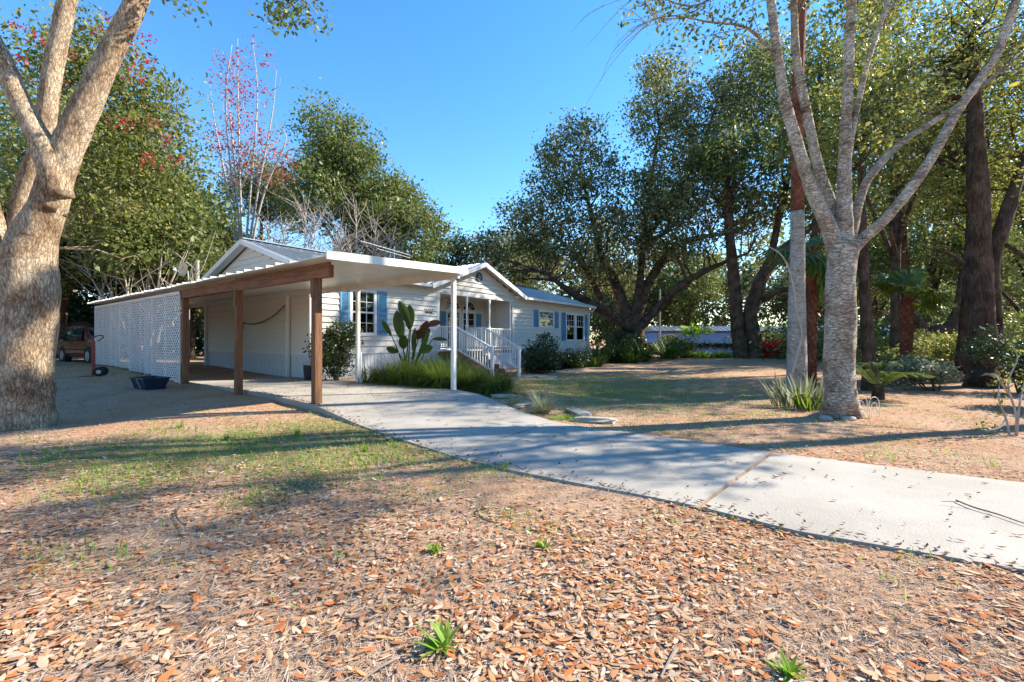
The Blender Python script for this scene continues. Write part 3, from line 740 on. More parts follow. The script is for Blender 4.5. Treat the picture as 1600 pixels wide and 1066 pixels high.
for sg in (-1, 1):
    for xa, xb, xat, xbt in ((.28, 1.2, .5, 1.2), (1.28, 2.2, 1.28, 2.2), (2.28, 3.2, 2.28, 2.85)):
        yb, yt = sg * .922, sg * .775
        q = [(xa, yb, 1.0), (xb, yb, 1.0), (xbt, yt, 1.55), (xat, yt, 1.55)]
        MB().prism(q, (0, sg * .03, 0.008)).build('side_window', MAT['carglass'], van)
    MB().box((.35, sg * .93 - .012, .58), (4.3, sg * .93 + .012, .64)).build('trim_strip', MAT['tyre'], van)
    MB().bar((.5, sg * .62, 1.80), (2.5, sg * .62, 1.80), .04, .04).build('roof_rail', MAT['tyre'], van)
    MB().box((1.75, sg * .925 - .015, .88), (1.95, sg * .925 + .015, .92)).build('door_handle', MAT['tyre'], van)
    MB().prism([(.0, sg * .74, .92), (.02, sg * .9, .92), (.1, sg * .86, 1.25), (.08, sg * .72, 1.25)], (-.03, sg * .015, 0)).build('tail_light', MAT['reddish'], van)
    for xw in (.85, 3.85):
        MB().tube([(xw, sg * .70, .34), (xw, sg * .935, .34)], .41, 22).build('wheel_arch', MAT['tyre'], van)
        wh = MB().tube([(xw, sg * .72, .33), (xw, sg * .78, .33), (xw, sg * .92, .33), (xw, sg * .945, .33)], [.31, .33, .33, .30], 24).build('wheel', MAT['tyre'], van)
        MB().tube([(xw, sg * .93, .33), (xw, sg * .955, .33), (xw, sg * .962, .33)], [.22, .21, .06], 20).build('rim', MAT['steel'], wh)
    MB().box((3.0, sg * 1.0 - .08, 1.0), (3.12, sg * 1.0 + .08, 1.15)).build('mirror', MAT['car'], van)
MB().prism([(-.0, -.7, 1.02), (-.0, .7, 1.02), (.26, .62, 1.56), (.26, -.62, 1.56)], (-.02, 0, .01)).build('rear_window', MAT['carglass'], van)
MB().box((-.12, -.85, .35), (.05, .85, .6)).build('bumper', MAT['car'], van)
MB().prism([(2.86, -.66, 1.62), (2.86, .66, 1.62), (3.72, .78, 1.10), (3.72, -.78, 1.10)], (.03, 0, .03)).build('windshield', MAT['carglass'], van)

g = on_ground(146, 588)
ht = thing('hand_truck', 'rusty red two-wheeled hand truck standing in front of the lattice', 'hand truck', g, math.radians(30))
for y in (-.1, .1): MB().tube([(0, y, .02), (0, y, 1.02), (-.02, y, 1.1)], .022, 8).build('rail', MAT['red'], ht)
for z in (.1, .32, .54, .76, .98): MB().bar((0, -.1, z), (0, .1, z), .03, .03).build('crossbar', MAT['red'], ht)
MB().tube(spline([(-.02, -.1, 1.08), (.06, -.1, 1.2), (.2, -.08, 1.24), (.24, -.05, 1.18), (.08, .1, 1.06)], 4), .016, 8).build('handle', MAT['dark'], ht)
MB().box((-.26, -.16, .0), (-.0, .16, .012)).build('toe_plate', MAT['red'], ht)
for y in (-.2, .2):
    wh = MB().tube([(.17, y - .045, .14), (.17, y - .03, .14), (.17, y + .03, .14), (.17, y + .045, .14)], [.11, .14, .14, .11], 18).build('wheel', MAT['tyre'], ht)
    MB().cyl((.17, y, .14), .06, .1, 14, 'y').build('rim', MAT['steel'], wh)
MB().tube([(.17, -.2, .14), (.17, .2, .14)], .014, 6).bar((.0, 0, .12), (.17, 0, .14), .03, .03).build('axle', MAT['steel'], ht)

g = on_ground(234, 607)
tb = thing('garden_tub', 'dark blue plastic barrow tray lying on the leaves by the lattice', 'tub', g, math.radians(-32))
prof = [((-.33, -.2), (.33, .2), .0), ((-.42, -.27), (.42, .27), .26)]
V = []
for (a, b, z), t in ((prof[0], 0), (prof[1], 0)): V += [(a[0], a[1], z), (b[0], a[1], z), (b[0], b[1], z), (a[0], b[1], z)]
V += [(v[0] * .93, v[1] * .93, v[2] + (.03 if i < 4 else 0)) for i, v in enumerate(V)]
MB().add(V, [(0, 3, 2, 1), (0, 1, 5, 4), (1, 2, 6, 5), (2, 3, 7, 6), (3, 0, 4, 7), (8, 9, 10, 11), (8, 12, 13, 9), (9, 13, 14, 10), (10, 14, 15, 11), (11, 15, 12, 8), (4, 5, 13, 12), (5, 6, 14, 13), (6, 7, 15, 14), (7, 4, 12, 15)]).build('tray', MAT['tub'], tb)
MB().tube([(-.43, -.28, .27), (.43, -.28, .27), (.43, .28, .27), (-.43, .28, .27), (-.43, -.28, .27)], .018, 6).build('rim', MAT['dark'], tb)
for x in (-.3, .12): MB().bar((x, -.22, .02), (x - .06, -.287, .26), .03, .012).build('strap', MAT['galv'], tb)

# ------------------------------------------------------------------ plants: generic leaf and blade makers
def leaves(pts, size, ratio=.5, seed=0, droop=0.0, var=.35):
    r = np.random.default_rng(seed); n = len(pts)
    a = r.normal(size=(n, 3)); a[:, 2] -= droop; a /= np.linalg.norm(a, axis=1)[:, None]
    q = r.normal(size=(n, 3)); b = np.cross(a, q); b /= np.linalg.norm(b, axis=1)[:, None]
    l = size * (1 + var * r.normal(size=n)).clip(.4, 1.9)[:, None]; w = l * ratio
    V = np.stack([pts - a * l / 2, pts + b * w / 2 - a * l * .05, pts + a * l / 2, pts - b * w / 2 - a * l * .05], 1).reshape(-1, 3)
    return V, np.arange(n * 4).reshape(n, 4)


def blades(base, az, lean, length, width, bend, segs=4, tipw=0.05, mid=.35):
    n = len(base); V = np.zeros((n, segs + 1, 2, 3)); p = np.array(base, float)
    sd_ = np.stack([-np.sin(az), np.cos(az), np.zeros(n)], -1)
    for k in range(segs + 1):
        t = k / segs; prof = (t / mid * .5 + .5) if t < mid else 1 - (1 - tipw) * ((t - mid) / (1 - mid)) ** 1.4
        w = (width * prof / 2)[:, None]
        V[:, k, 0] = p - sd_ * w; V[:, k, 1] = p + sd_ * w
        th = lean + bend * (t + .5 / segs)
        p = p + (length / segs)[:, None] * np.stack([np.sin(th) * np.cos(az), np.sin(th) * np.sin(az), np.cos(th)], -1)
    i = np.arange(n)[:, None] * (2 * (segs + 1)) + np.arange(segs)[None] * 2
    Fc = np.stack([i, i + 1, i + 3, i + 2], -1).reshape(-1, 4)
    return V.reshape(-1, 3), Fc


def blob_points(blobs, nclump, per, csd, r, shell=.5):
    vol = np.array([b[1][0] * b[1][1] * b[1][2] for b in blobs]) ** .8; vol /= vol.sum()
    ch = r.choice(len(blobs), nclump, p=vol)
    d = r.normal(size=(nclump, 3)); d /= np.linalg.norm(d, axis=1)[:, None]
    rad = shell + (1 - shell) * np.sqrt(r.random(nclump)); rad[r.random(nclump) < .2] *= .5
    C = np.array([b[0] for b in blobs])[ch]; R_ = np.array([b[1] for b in blobs])[ch]
    cen = C + d * R_ * rad[:, None]
    pts = np.repeat(cen, per, 0) + r.normal(size=(nclump * per, 3)) * csd * np.array([1, 1, .75])
    return cen, pts


def tree(name, label, cat, base, limbs, blobs, nleaf, lsize, leaf, bark, group=None, seed=0, per=40, csd=.35, ratio=.5, twigs=.5, twr=.018,
         twmat=None, seg=10, rough=.05, droop=.3, extra=None, shell=.5, tscale=.86):
    r = np.random.default_rng(seed); base = Vector(base)
    o = thing(name, label, cat, base, 0, group); skel = []
    for i, (pts, rad) in enumerate(limbs):
        sp = spline(pts, 5); rr = [q * tscale for q in ramp_r(rad, len(sp))]; skel += [(tuple(p), q) for p, q in zip(sp, rr)]
        nm = 'trunk' if i == 0 else 'limb'
        MB().tube([p - base for p in sp], rr, seg, rough, seed=seed * 31 + i).build(nm, bark, o, smooth=True)
    if nleaf:
        per = int(per * 1.7); csd = csd * 1.15; nc = max(1, nleaf // per); cen, pts = blob_points(blobs, nc, per, csd, r, shell)
        V, Fc = leaves(pts - np.array(base), lsize * (1.28 if lsize > .14 else 1.15), ratio, seed + 1, droop)
        MB().add(V, Fc).build('crown', leaf, o)
        if twigs:
            SK = np.array([s[0] for s in skel]); mb = MB()
            for c in cen[r.random(nc) < twigs]:
                d = np.linalg.norm(SK - c, axis=1) + .6 * np.maximum(0, SK[:, 2] - c[2]); j = int(np.argmin(d + r.random(len(d)) * .8)); a = Vector(SK[j]); b = Vector(c)
                if (b - a).length > 7: continue
                L = (b - a).length; m1 = a.lerp(b, .4) + Vector(r.normal(size=3) * .08 * L); m2 = a.lerp(b, .75) + Vector(r.normal(size=3) * .06 * L)
                r0 = min(skel[j][1] * .6, twr * (1 + .5 * L))
                mb.tube([a - base, m1 - base, m2 - base, b - base], [r0, r0 * .7, r0 * .45, r0 * .2], 4, cap=False)
            if mb.n: mb.build('twigs', twmat or bark, o, kind='stuff')
    return o


def crown_blobs(c, rx, ry, rz, n, r, frac=.5):
    """uneven crown: several overlapping lumps inside an ellipsoid"""
    out = []
    for _ in range(n):
        d = r.normal(size=3); d /= np.linalg.norm(d); d *= (.35 + .5 * r.random())
        f = frac * (.7 + .6 * r.random())
        out.append((np.array([c[0] + d[0] * rx, c[1] + d[1] * ry, c[2] + d[2] * rz]), (rx * f, ry * f, rz * f * .8)))
    return out


def bgtree(name, label, px, top, Y, rx, leaf='oak', bark='bark_o', nleaf=22000, zb=None, tr=.3, seed=0, group=None, lsize=.17, nb=9, lean=0.0, twigs=.25, cat='tree', ry=None, per=40, csd=.42, shell=.5, twmat=None):
    r = np.random.default_rng(seed + 500); x = (px - CX) / F * Y; g_ = gz(x, Y); zt = CAMZ + (CY - top) / F * Y
    zb = g_ + (zt - g_) * .32 if zb is None else zb
    c = np.array([x + lean, Y, (zt + zb) / 2]); rz = (zt - zb) / 2
    blobs = crown_blobs(c, rx, ry or rx, rz, int(nb * 1.9), r, .34)
    blobs.append((np.array([c[0], c[1], zt - rz * .45]), (rx * .4, rx * .4, rz * .42)))
    zf = g_ + (zb - g_) * .8
    top_ = Vector((x + lean * .6, Y, zt - rz * .5))
    limbs = [([Vector((x, Y, g_ - .15)), Vector((x + r.normal() * .1, Y, g_ + (zf - g_) * .5)), Vector((x + lean * .3, Y, zf)), Vector((x + lean * .5 + r.normal() * .3, Y, (zf + zt) / 2)), top_], [tr * 1.35, tr, tr * .85, tr * .5, tr * .12])]
    for b in blobs[:6]:
        e = Vector(b[0]); s = Vector((x + lean * .3, Y, zf + r.random() * (e.z - zf) * .35)) if e.z > zf else Vector((x, Y, zf * .9))
        mm = s.lerp(e, .5) + Vector((r.normal() * .3, r.normal() * .3, .3)); limbs.append(([s, mm, e], [tr * .5, tr * .32, tr * .08]))
    return tree(name, label, cat, (x, Y, g_), limbs, blobs, nleaf, lsize, MAT[leaf], MAT[bark], group, seed, per, csd, twigs=twigs, seg=8, shell=shell, twmat=twmat)


def px_r(w, Y): return w / 2 / F * Y
def A(v): return np.array(v, float)
def B(px, py, Y, rx, rz, ry=None): return (A(P(px, py, Y)), (rx, ry or rx, rz))

# ------------------------------------------------------------------ big tree at the left edge
Y = 7.0; lb = on_ground(28, 666)
L = [([Vector((lb.x, lb.y, -.15)), P(28, 640, Y), P(34, 560, Y), P(42, 470, Y), P(44, 400, Y), P(66, 345, Y), P(88, 300, Y)], [.60, .49, .44, .42, .40, .29, .2]),
     ([P(72, 330, Y), P(92, 268, Y + .05), P(118, 200, Y + .1), P(160, 110, Y + .2), P(205, 20, Y + .3), P(240, -60, Y + .4), P(300, -150, Y + .5)], [.27, .25, .22, .195, .18, .16, .11]),
     ([P(34, 400, Y + .25), P(40, 320, Y + .5), P(66, 220, Y + .6), P(82, 110, Y + .6), P(108, -10, Y + .6), P(130, -160, Y + .6)], [.26, .2, .17, .155, .14, .1]),
     ([P(92, 308, Y - .02), P(72, 240, Y - .1), P(38, 175, Y - .15), P(6, 100, Y - .2), P(-40, 10, Y - .3), P(-80, -100, Y - .4)], [.21, .18, .165, .155, .14, .1]),
     ([P(10, 420, Y + .1), P(-14, 350, Y + .1), P(-40, 240, Y + .2), P(-70, 60, Y + .3)], [.24, .18, .15, .11]),
     ([P(240, -60, Y + .4), P(330, -50, Y + .3), P(420, -30, Y + .3), P(480, 5, Y + .3)], [.07, .045, .03, .01]),
     ([P(215, 0, Y + .3), P(262, -30, Y + .3), P(310, 5, Y + .3)], [.05, .03, .01])]
tree('shade_tree', 'massive tan barked tree with forked limbs at the left edge', 'tree', lb, L,
     [B(290, 0, Y + .3, .36, .3), B(455, 5, Y + .3, .42, .36), B(480, 22, Y + .3, .22, .26), B(320, 15, Y + .3, .2, .2), B(370, -40, Y + .4, .5, .2), B(100, -190, Y + .4, 1.0, .5)],
     2600, .075, MAT['oak2'], MAT['bark_l'], seed=3, per=20, csd=.13, twr=.006, seg=20, rough=.045, twigs=.9, twmat=MAT['twigd'])

# ------------------------------------------------------------------ tree at the right of the drive
Y = 8.1; rb = on_ground(1314, 648)
L = [([Vector((rb.x, rb.y, -.12)), P(1314, 632, Y), P(1313, 590, Y), P(1312, 500, Y), P(1314, 430, Y), P(1320, 378, Y)], [.50, .36, .31, .29, .29, .33]),
     ([P(1312, 400, Y), P(1290, 345, Y), P(1266, 290, Y), P(1247, 230, Y), P(1229, 169, Y), P(1216, 94, Y), P(1204, 0, Y), P(1190, -120, Y)], [.2, .155, .14, .125, .115, .10, .09, .06]),
     ([P(1316, 390, Y + .1), P(1302, 330, Y + .2), P(1280, 265, Y + .3), P(1260, 175, Y + .4), P(1245, 94, Y + .4), P(1240, 0, Y + .5), P(1235, -120, Y + .5)], [.18, .13, .115, .10, .09, .08, .05]),
     ([P(1320, 385, Y), P(1319, 320, Y), P(1320, 240, Y), P(1324, 140, Y), P(1331, 0, Y), P(1338, -150, Y)], [.2, .15, .125, .11, .095, .05]),
     ([P(1322, 260, Y), P(1332, 205, Y), P(1343, 150, Y), P(1358, 90, Y), P(1388, 0, Y), P(1420, -120, Y)], [.09, .065, .06, .055, .045, .03]),
     ([P(1326, 375, Y), P(1342, 318, Y + .1), P(1360, 275, Y + .2), P(1410, 222, Y + .3), P(1497, 165, Y + .5), P(1600, 80, Y + .8)], [.14, .10, .085, .075, .06, .03]),
     ([P(1325, 392, Y), P(1350, 372, Y), P(1395, 330, Y - .1), P(1450, 255, Y - .2), P(1500, 168, Y - .3), P(1555, 88, Y - .4), P(1588, 0, Y - .5), P(1640, -120, Y - .6)], [.17, .125, .105, .1, .095, .085, .075, .04]),
     ([P(1216, 94, Y), P(1170, 45, Y), P(1110, 35, Y), P(1040, 25, Y), P(985, 50, Y)], [.04, .028, .02, .013, .005]),
     ([P(1204, 0, Y), P(1150, -20, Y), P(1080, 10, Y), P(1010, -10, Y), P(940, 10, Y)], [.04, .028, .02, .012, .004])]
r = np.random.default_rng(55)
for k in range(44):
    src = L[7 + k % 2][0]; j = r.integers(0, 4); a = src[j].lerp(src[j + 1], r.random()); v = Vector((-.5 - .5 * r.random(), r.normal() * .5, r.normal() * .35)); n_ = .5 + .7 * r.random()
    L.append(([a, a + v * n_ * .5 + Vector((0, 0, .06)), a + v * n_ + Vector((r.normal() * .1, 0, -.05))], [.009, .006, .002]))
tree('forked_tree', 'pale grey barked tree forking into many bare stems beside the driveway', 'tree', rb, L,
     [B(1020, 20, Y, .55, .35), B(1120, 30, Y, .7, .4), B(1250, -60, Y, 1.0, .6), B(1400, -70, Y, 1.2, .7), B(1380, 40, Y + .6, .7, .5), B(1580, 60, Y + .3, .7, .9), B(1360, 215, Y + .6, .35, .3), B(1330, 120, Y + .3, .5, .4), B(1440, 150, Y + .5, .4, .4), B(1300, -200, Y, 1.4, .6)],
     6500, .075, MAT['lime'], MAT['bark_r'], seed=5, per=16, csd=.14, twr=.007, seg=18, rough=.05, twigs=.9, twmat=MAT['twig'], tscale=.78)

# ------------------------------------------------------------------ live oaks beyond the lawn
Y = 31.0; ob = Vector(((992 - CX) / F * Y, Y, gz(8.5, Y)))
def lim(pts, rads, dy=0.0): return ([P(a, b, Y + dy + (i * .35 if dy >= 0 else -i * .5)) for i, (a, b) in enumerate(pts)], rads)
L = [([ob + Vector((0, 0, -.2)), P(993, 540, Y), P(990, 520, Y), P(986, 500, Y)], [1.1, .85, .8, .75]),
     lim([(985, 515), (960, 495), (925, 475), (890, 455), (850, 425)], [.5, .4, .34, .26, .1], -.2),
     lim([(985, 510), (972, 470), (955, 430), (940, 400), (925, 340), (905, 260)], [.5, .42, .38, .3, .2, .06]),
     lim([(990, 510), (1003, 470), (1020, 430), (1055, 385), (1100, 370), (1150, 365)], [.55, .42, .36, .3, .2, .08]),
     lim([(995, 515), (1025, 485), (1065, 445), (1110, 420), (1170, 395)], [.42, .33, .27, .2, .08], -.1),
     lim([(990, 505), (1000, 440), (1005, 380), (1015, 300), (1030, 200)], [.4, .3, .25, .2, .06]),
     lim([(940, 470), (915, 420), (890, 390), (850, 350)], [.25, .2, .16, .05]),
     lim([(1005, 380), (1060, 300), (1100, 220), (1120, 160)], [.24, .2, .14, .05])]
tree('live_oak', 'broad dark live oak with spreading limbs at the end of the home', 'tree', ob, L,
     [B(905, 255, 30, 2.6, 2.6), B(860, 330, 31, 3.2, 2.4), B(800, 400, 32, 2.6, 1.9), B(905, 400, 30, 3.0, 1.8), B(1000, 330, 30, 3.8, 2.6), B(1080, 300, 31, 3.6, 2.8), B(1030, 190, 31, 2.6, 2.8),
      B(1110, 200, 32, 3.4, 3.4), B(1170, 330, 31, 3.4, 1.8), B(1060, 390, 30, 2.6, 1.0), B(900, 230, 30, 1.4, 2.3), B(1040, 120, 32, 2.0, 1.8), B(1180, 130, 33, 3.2, 3.4), B(760, 400, 33, 1.6, 2), B(960, 420, 33, 3, 1.6)],
     70000, .17, MAT['oak'], MAT['bark_o'], seed=11, per=45, csd=.42, twr=.035, seg=12, rough=.07, twigs=.35)
Y = 29.0; ob2 = Vector(((1168 - CX) / F * Y, Y, gz(15, Y)))
L = [([ob2 + Vector((-.35, 0, -.2)), P(1154, 530, Y), P(1150, 480, Y), P(1145, 420, Y), P(1140, 360, Y), P(1135, 280, Y)], [.62, .48, .42, .40, .34, .2]),
     ([ob2 + Vector((.45, 0, -.2)), P(1178, 530, Y), P(1172, 490, Y), P(1188, 440, Y), P(1215, 400, Y), P(1260, 360, Y), P(1310, 320, Y)], [.62, .5, .5, .46, .38, .25, .1]),
     ([P(1190, 470, Y), P(1215, 455, Y - .3), P(1260, 450, Y - .6), P(1320, 440, Y - 1)], [.26, .2, .16, .06]),
     ([P(1200, 425, Y), P(1215, 350, Y + .4), P(1235, 260, Y + .8), P(1250, 180, Y + 1)], [.3, .24, .16, .06])]
tree('live_oak', 'twin trunked reddish oak standing at the chain link fence', 'tree', ob2, L,
     [B(1140, 260, 29, 3, 2.6), B(1230, 250, 30, 3.2, 3), B(1310, 300, 29, 2.8, 2.2), B(1200, 130, 31, 3, 3), B(1300, 180, 31, 3, 3), B(1330, 420, 29, 2, .8), B(1250, 400, 32, 2, .9)],
     30000, .17, MAT['oak2'], MAT['bark_o'], seed=12, per=45, csd=.42, twr=.035, seg=12, rough=.06, twigs=.35)

# ------------------------------------------------------------------ trees round the lot
G1 = 'trees behind the lattice'; G2 = 'trees behind the home'; G3 = 'trees along the right side of the lot'
t_ = bgtree('flowering_tree', 'bright green tree with red blossom clusters behind the massive trunk', 30, 20, 15.5, 3.7, 'lime', 'bark_l', 30000, zb=5.0, tr=.2, lean=2.4, seed=21, lsize=.115, nb=13, group=G1, csd=.32, per=32)
r = np.random.default_rng(5); fl = MB()
for (a, b) in ((215, 45), (228, 60), (205, 60), (170, 30), (90, 75), (60, 60), (30, 95), (232, 95), (200, 100), (210, 118), (185, 195), (200, 190), (240, 190), (255, 218), (230, 245), (275, 250), (235, 258), (150, 50), (25, 40), (95, 130), (110, 85)):
    c = np.array(P(a, b, 13.2)) - np.array(t_.location); pts = c + r.normal(size=(24, 3)) * np.array([.13, .13, .1]); V, Fc = leaves(pts, .08, .6, a); fl.add(V, Fc)
fl.build('blossom', MAT['flower'], t_)
bgtree('broadleaf_tree', 'dense green tree rising directly behind the lattice screen', 235, 195, 21, 3.6, 'oak2', 'bark_o', 26000, zb=3.0, tr=.22, seed=22, group=G1)
bgtree('broadleaf_tree', 'dark tree leaning between the massive trunk and the minivan', 88, 250, 23, 4.2, 'oak', 'bark_o', 28000, zb=2.2, tr=.25, seed=23, lean=1.0, group=G1)
bgtree('broadleaf_tree', 'dark understorey tree behind the satellite dish', 300, 300, 26, 3.8, 'oak', 'bark_o', 24000, zb=2.0, tr=.2, seed=24, group=G1)
bgtree('broadleaf_tree', 'tall shaded tree filling the gap left of the minivan', -40, 60, 25, 5.5, 'oak2', 'bark_o', 30000, zb=1.8, tr=.3, seed=25, group=G1)
bgtree('broadleaf_tree', 'low dark thicket tree behind the minivan', 150, 400, 29, 4.5, 'dkleaf', 'bark_o', 24000, zb=.8, tr=.2, seed=26, group=G1)
bgtree('oak_tree', 'tall olive green oak behind the middle of the roof', 548, 180, 33, 5.4, 'oak2', 'bark_o', 46000, zb=6.2, tr=.35, seed=31, group=G2, nb=14)
bgtree('oak_tree', 'smaller olive oak at the right of the tall one behind the roof', 628, 268, 35, 3.4, 'oak2', 'bark_o', 22000, zb=4.5, tr=.25, seed=32, group=G2)
bgtree('oak_tree', 'dark evergreen showing behind the bare red-leaved tree', 400, 230, 36, 5.0, 'oak', 'bark_o', 26000, zb=4, tr=.3, seed=33, group=G2)
bgtree('evergreen_tree', 'small dark evergreen left of the porch gable peak', 712, 362, 38, 2.2, 'dkleaf', 'bark_o', 14000, zb=3.5, tr=.2, seed=34, group=G2)
bgtree('evergreen_tree', 'low yellowish evergreen between the roof antenna and the evergreen', 672, 385, 40, 2.4, 'oak2', 'bark_o', 12000, zb=3, tr=.2, seed=35, group=G2)
bgtree('oak_tree', 'dark oak behind the porch gable filling under the live oak', 800, 350, 42, 5.0, 'oak', 'bark_o', 24000, zb=2, tr=.3, seed=36, group=G2)
# slender bare tree with a few red leaves
Y = 25.0; bx = (380 - CX) / F * Y; g0 = gz(bx, Y); LB = []
r = np.random.default_rng(77)
for (xb, xt, tp) in ((372, 352, 70), (378, 372, 60), (384, 402, 60), (388, 425, 110), (370, 335, 130), (392, 445, 200), (376, 360, 120)):
    LB.append(([Vector((bx + r.normal() * .12, Y + r.normal() * .2, g0 - .1)), P(xb, 400, Y), P(xb + (xt - xb) * .4, 300, Y), P(xt, (tp + 250) / 2, Y), P(xt + r.normal() * 4, tp, Y)], [.10, .085, .07, .045, .014]))
for k in range(46):
    i = k % 7; q = LB[i][0]; t0 = .3 + .6 * r.random(); a = q[1].lerp(q[4], t0); sgn = r.choice([-1, 1]); L_ = (1 - t0) * 2.6 + .6
    b = a + Vector((sgn * L_ * .45, r.normal() * .4, L_ * .8)); LB.append(([a, a.lerp(b, .5) + Vector((sgn * .12, 0, -.05)), b], [.03, .018, .006]))
tree('sweetgum_tree', 'tall slender pale stemmed tree almost bare with sparse red leaves', 'tree', (bx, Y, g0), LB,
     [B(375, 140, Y, 1.6, 2.8), B(400, 240, Y, 2.0, 2.2), B(345, 230, Y, 1.2, 1.8), B(440, 260, Y, .9, 1.6), B(340, 110, Y, .5, 1.2), B(405, 100, Y, .6, 1.4)], 2300, .12, MAT['redleaf'], MAT['pink'], seed=41, per=7, csd=.22, twr=.008, seg=6, rough=.02, twigs=.8, shell=.2)


def bare(name, label, px, Y, fan, seed, group, n=60, top=372):
    r = np.random.default_rng(seed); x = (px - CX) / F * Y; g_ = gz(x, Y); LB = []
    for k in range(7):
        e = P(px + fan * (k - 3) / 3 + r.normal() * 6, top + abs(k - 3) * 14 + r.normal() * 8, Y + r.normal() * .8); s = Vector((x + (k - 3) * .12, Y, g_ - .1))
        LB.append(([s, s.lerp(e, .45) + Vector((r.normal() * .15, 0, .5)), e], [.09, .06, .012]))
    for k in range(n):
        q = LB[k % 7][0]; t0 = .35 + .6 * r.random(); a = q[0].lerp(q[2], t0) + Vector((0, 0, .3 * (1 - abs(2 * t0 - 1)))); v = Vector((r.normal() * .9, r.normal() * .5, .5 + r.random()))
        LB.append(([a, a + v * .5 + Vector((r.normal() * .1, 0, 0)), a + v * (1 + r.random())], [.026, .017, .007]))
    o = thing(name, label, 'shrub', (x, Y, g_), 0, group); tw = MB(); o_ = Vector((x, Y, g_))
    for i, (p, q) in enumerate(LB):
        sp = spline(p, 3)
        if i < 7: MB().tube([v - o_ for v in sp], ramp_r(q, len(sp)), 6).build('stem', MAT['pink'], o)
        else: tw.tube([v - o_ for v in sp], ramp_r(q, len(sp)), 4, cap=False)
    tw.build('twigs', MAT['pink'], o, kind='stuff')


GB = 'leafless shrubs'
bare('bare_shrub', 'leafless pale shrub fanning out above the lattice roof edge', 225, 19.5, 95, 61, GB)
bare('bare_shrub', 'leafless grey brush behind the left slope of the roof', 470, 27, 75, 62, GB, 260, 318)
bare('bare_shrub', 'leafless grey brush behind the middle of the roof', 560, 28, 70, 63, GB, 260, 328)
# right side woods
bgtree('broadleaf_tree', 'yellow green tree towering behind the forked pale tree', 1400, -60, 19, 4.2, 'lime', 'bark_o', 19000, zb=5.2, tr=.22, seed=51, group=G3, lsize=.13, nb=13)
bgtree('broadleaf_tree', 'leafy tree hanging over the upper right corner', 1640, 30, 17, 4.0, 'lime', 'bark_o', 15000, zb=4.6, tr=.22, seed=52, group=G3, lsize=.13)
bgtree('broadleaf_tree', 'shaded olive tree behind the fan palm', 1450, 190, 30, 5.0, 'oak2', 'bark_o', 20000, zb=2.6, tr=.3, seed=53, group=G3)
bgtree('broadleaf_tree', 'olive tree in the woods right of the double trunk', 1620, 200, 27, 5.0, 'oak2', 'bark_o', 18000, zb=2.2, tr=.3, seed=54, group=G3)
bgtree('broadleaf_tree', 'distant oak above the blue trailer between the two oaks', 1075, 390, 60, 7, 'oak2', 'bark_o', 26000, zb=3.0, tr=.4, seed=55, group=G3, lsize=.24)
bgtree('broadleaf_tree', 'distant dark oak behind the right end of the blue trailer', 1290, 330, 62, 9, 'oak', 'bark_o', 30000, zb=2.5, tr=.4, seed=56, group=G3, lsize=.24)
bgtree('broadleaf_tree', 'distant oak at the far right behind the hedge', 1560, 330, 55, 9, 'oak2', 'bark_o', 30000, zb=1.5, tr=.4, seed=57, group=G3, lsize=.24)
bgtree('broadleaf_tree', 'distant tree behind the trunk of the live oak', 950, 420, 62, 7, 'oak', 'bark_o', 22000, zb=1.0, tr=.4, seed=58, group=G3, lsize=.24)
bgtree('broadleaf_tree', 'mid green tree filling between the twin oak and the fan palm', 1370, 330, 38, 5, 'oak2', 'bark_o', 26000, zb=2.2, tr=.3, seed=59, group=G3)
bgtree('broadleaf_tree', 'tall crown high between the palm trunk and the forked tree', 1260, -20, 24, 4.6, 'oak2', 'bark_o', 15000, zb=7.5, tr=.25, seed=60, group=G3, lean=1.5)
# far woods that read as one mass
def woods(label, x0, x1, y0, y1, h, n, size, leaf, seed):
    r = np.random.default_rng(seed); m = n // 40; X = r.uniform(x0, x1, m); Y_ = r.uniform(y0, y1, m)
    H = np.array([h * (.55 + .45 * abs(mnoise.noise(Vector((x * .11, seed, 0)))) * 2) for x in X]); Z = H * r.random(m) ** .8
    pts = np.repeat(np.stack([X, Y_, Z], -1), 40, 0) + r.normal(size=(m * 40, 3)) * np.array([1.1, .8, .8]); pts = pts[pts[:, 2] > 0]
    V, Fc = leaves(pts, size, .55, seed); o = MB().add(V, Fc).build('woods', MAT[leaf], kind='stuff'); tag(o, label, 'woods')
woods('far dark woods behind the blue trailer and right side', 2, 95, 66, 76, 21, 60000, .6, 'oak', 301)
woods('thicket behind the lattice and minivan on the left', -48, -13, 30, 35, 4.2, 34000, .24, 'dkleaf', 302)
woods('low woods showing behind the home roof', -42, 4, 50, 58, 9.5, 30000, .45, 'oak2', 303)
woods('undergrowth under the trees at the right edge', 17, 40, 24, 34, 2.6, 26000, .24, 'oak2', 304)
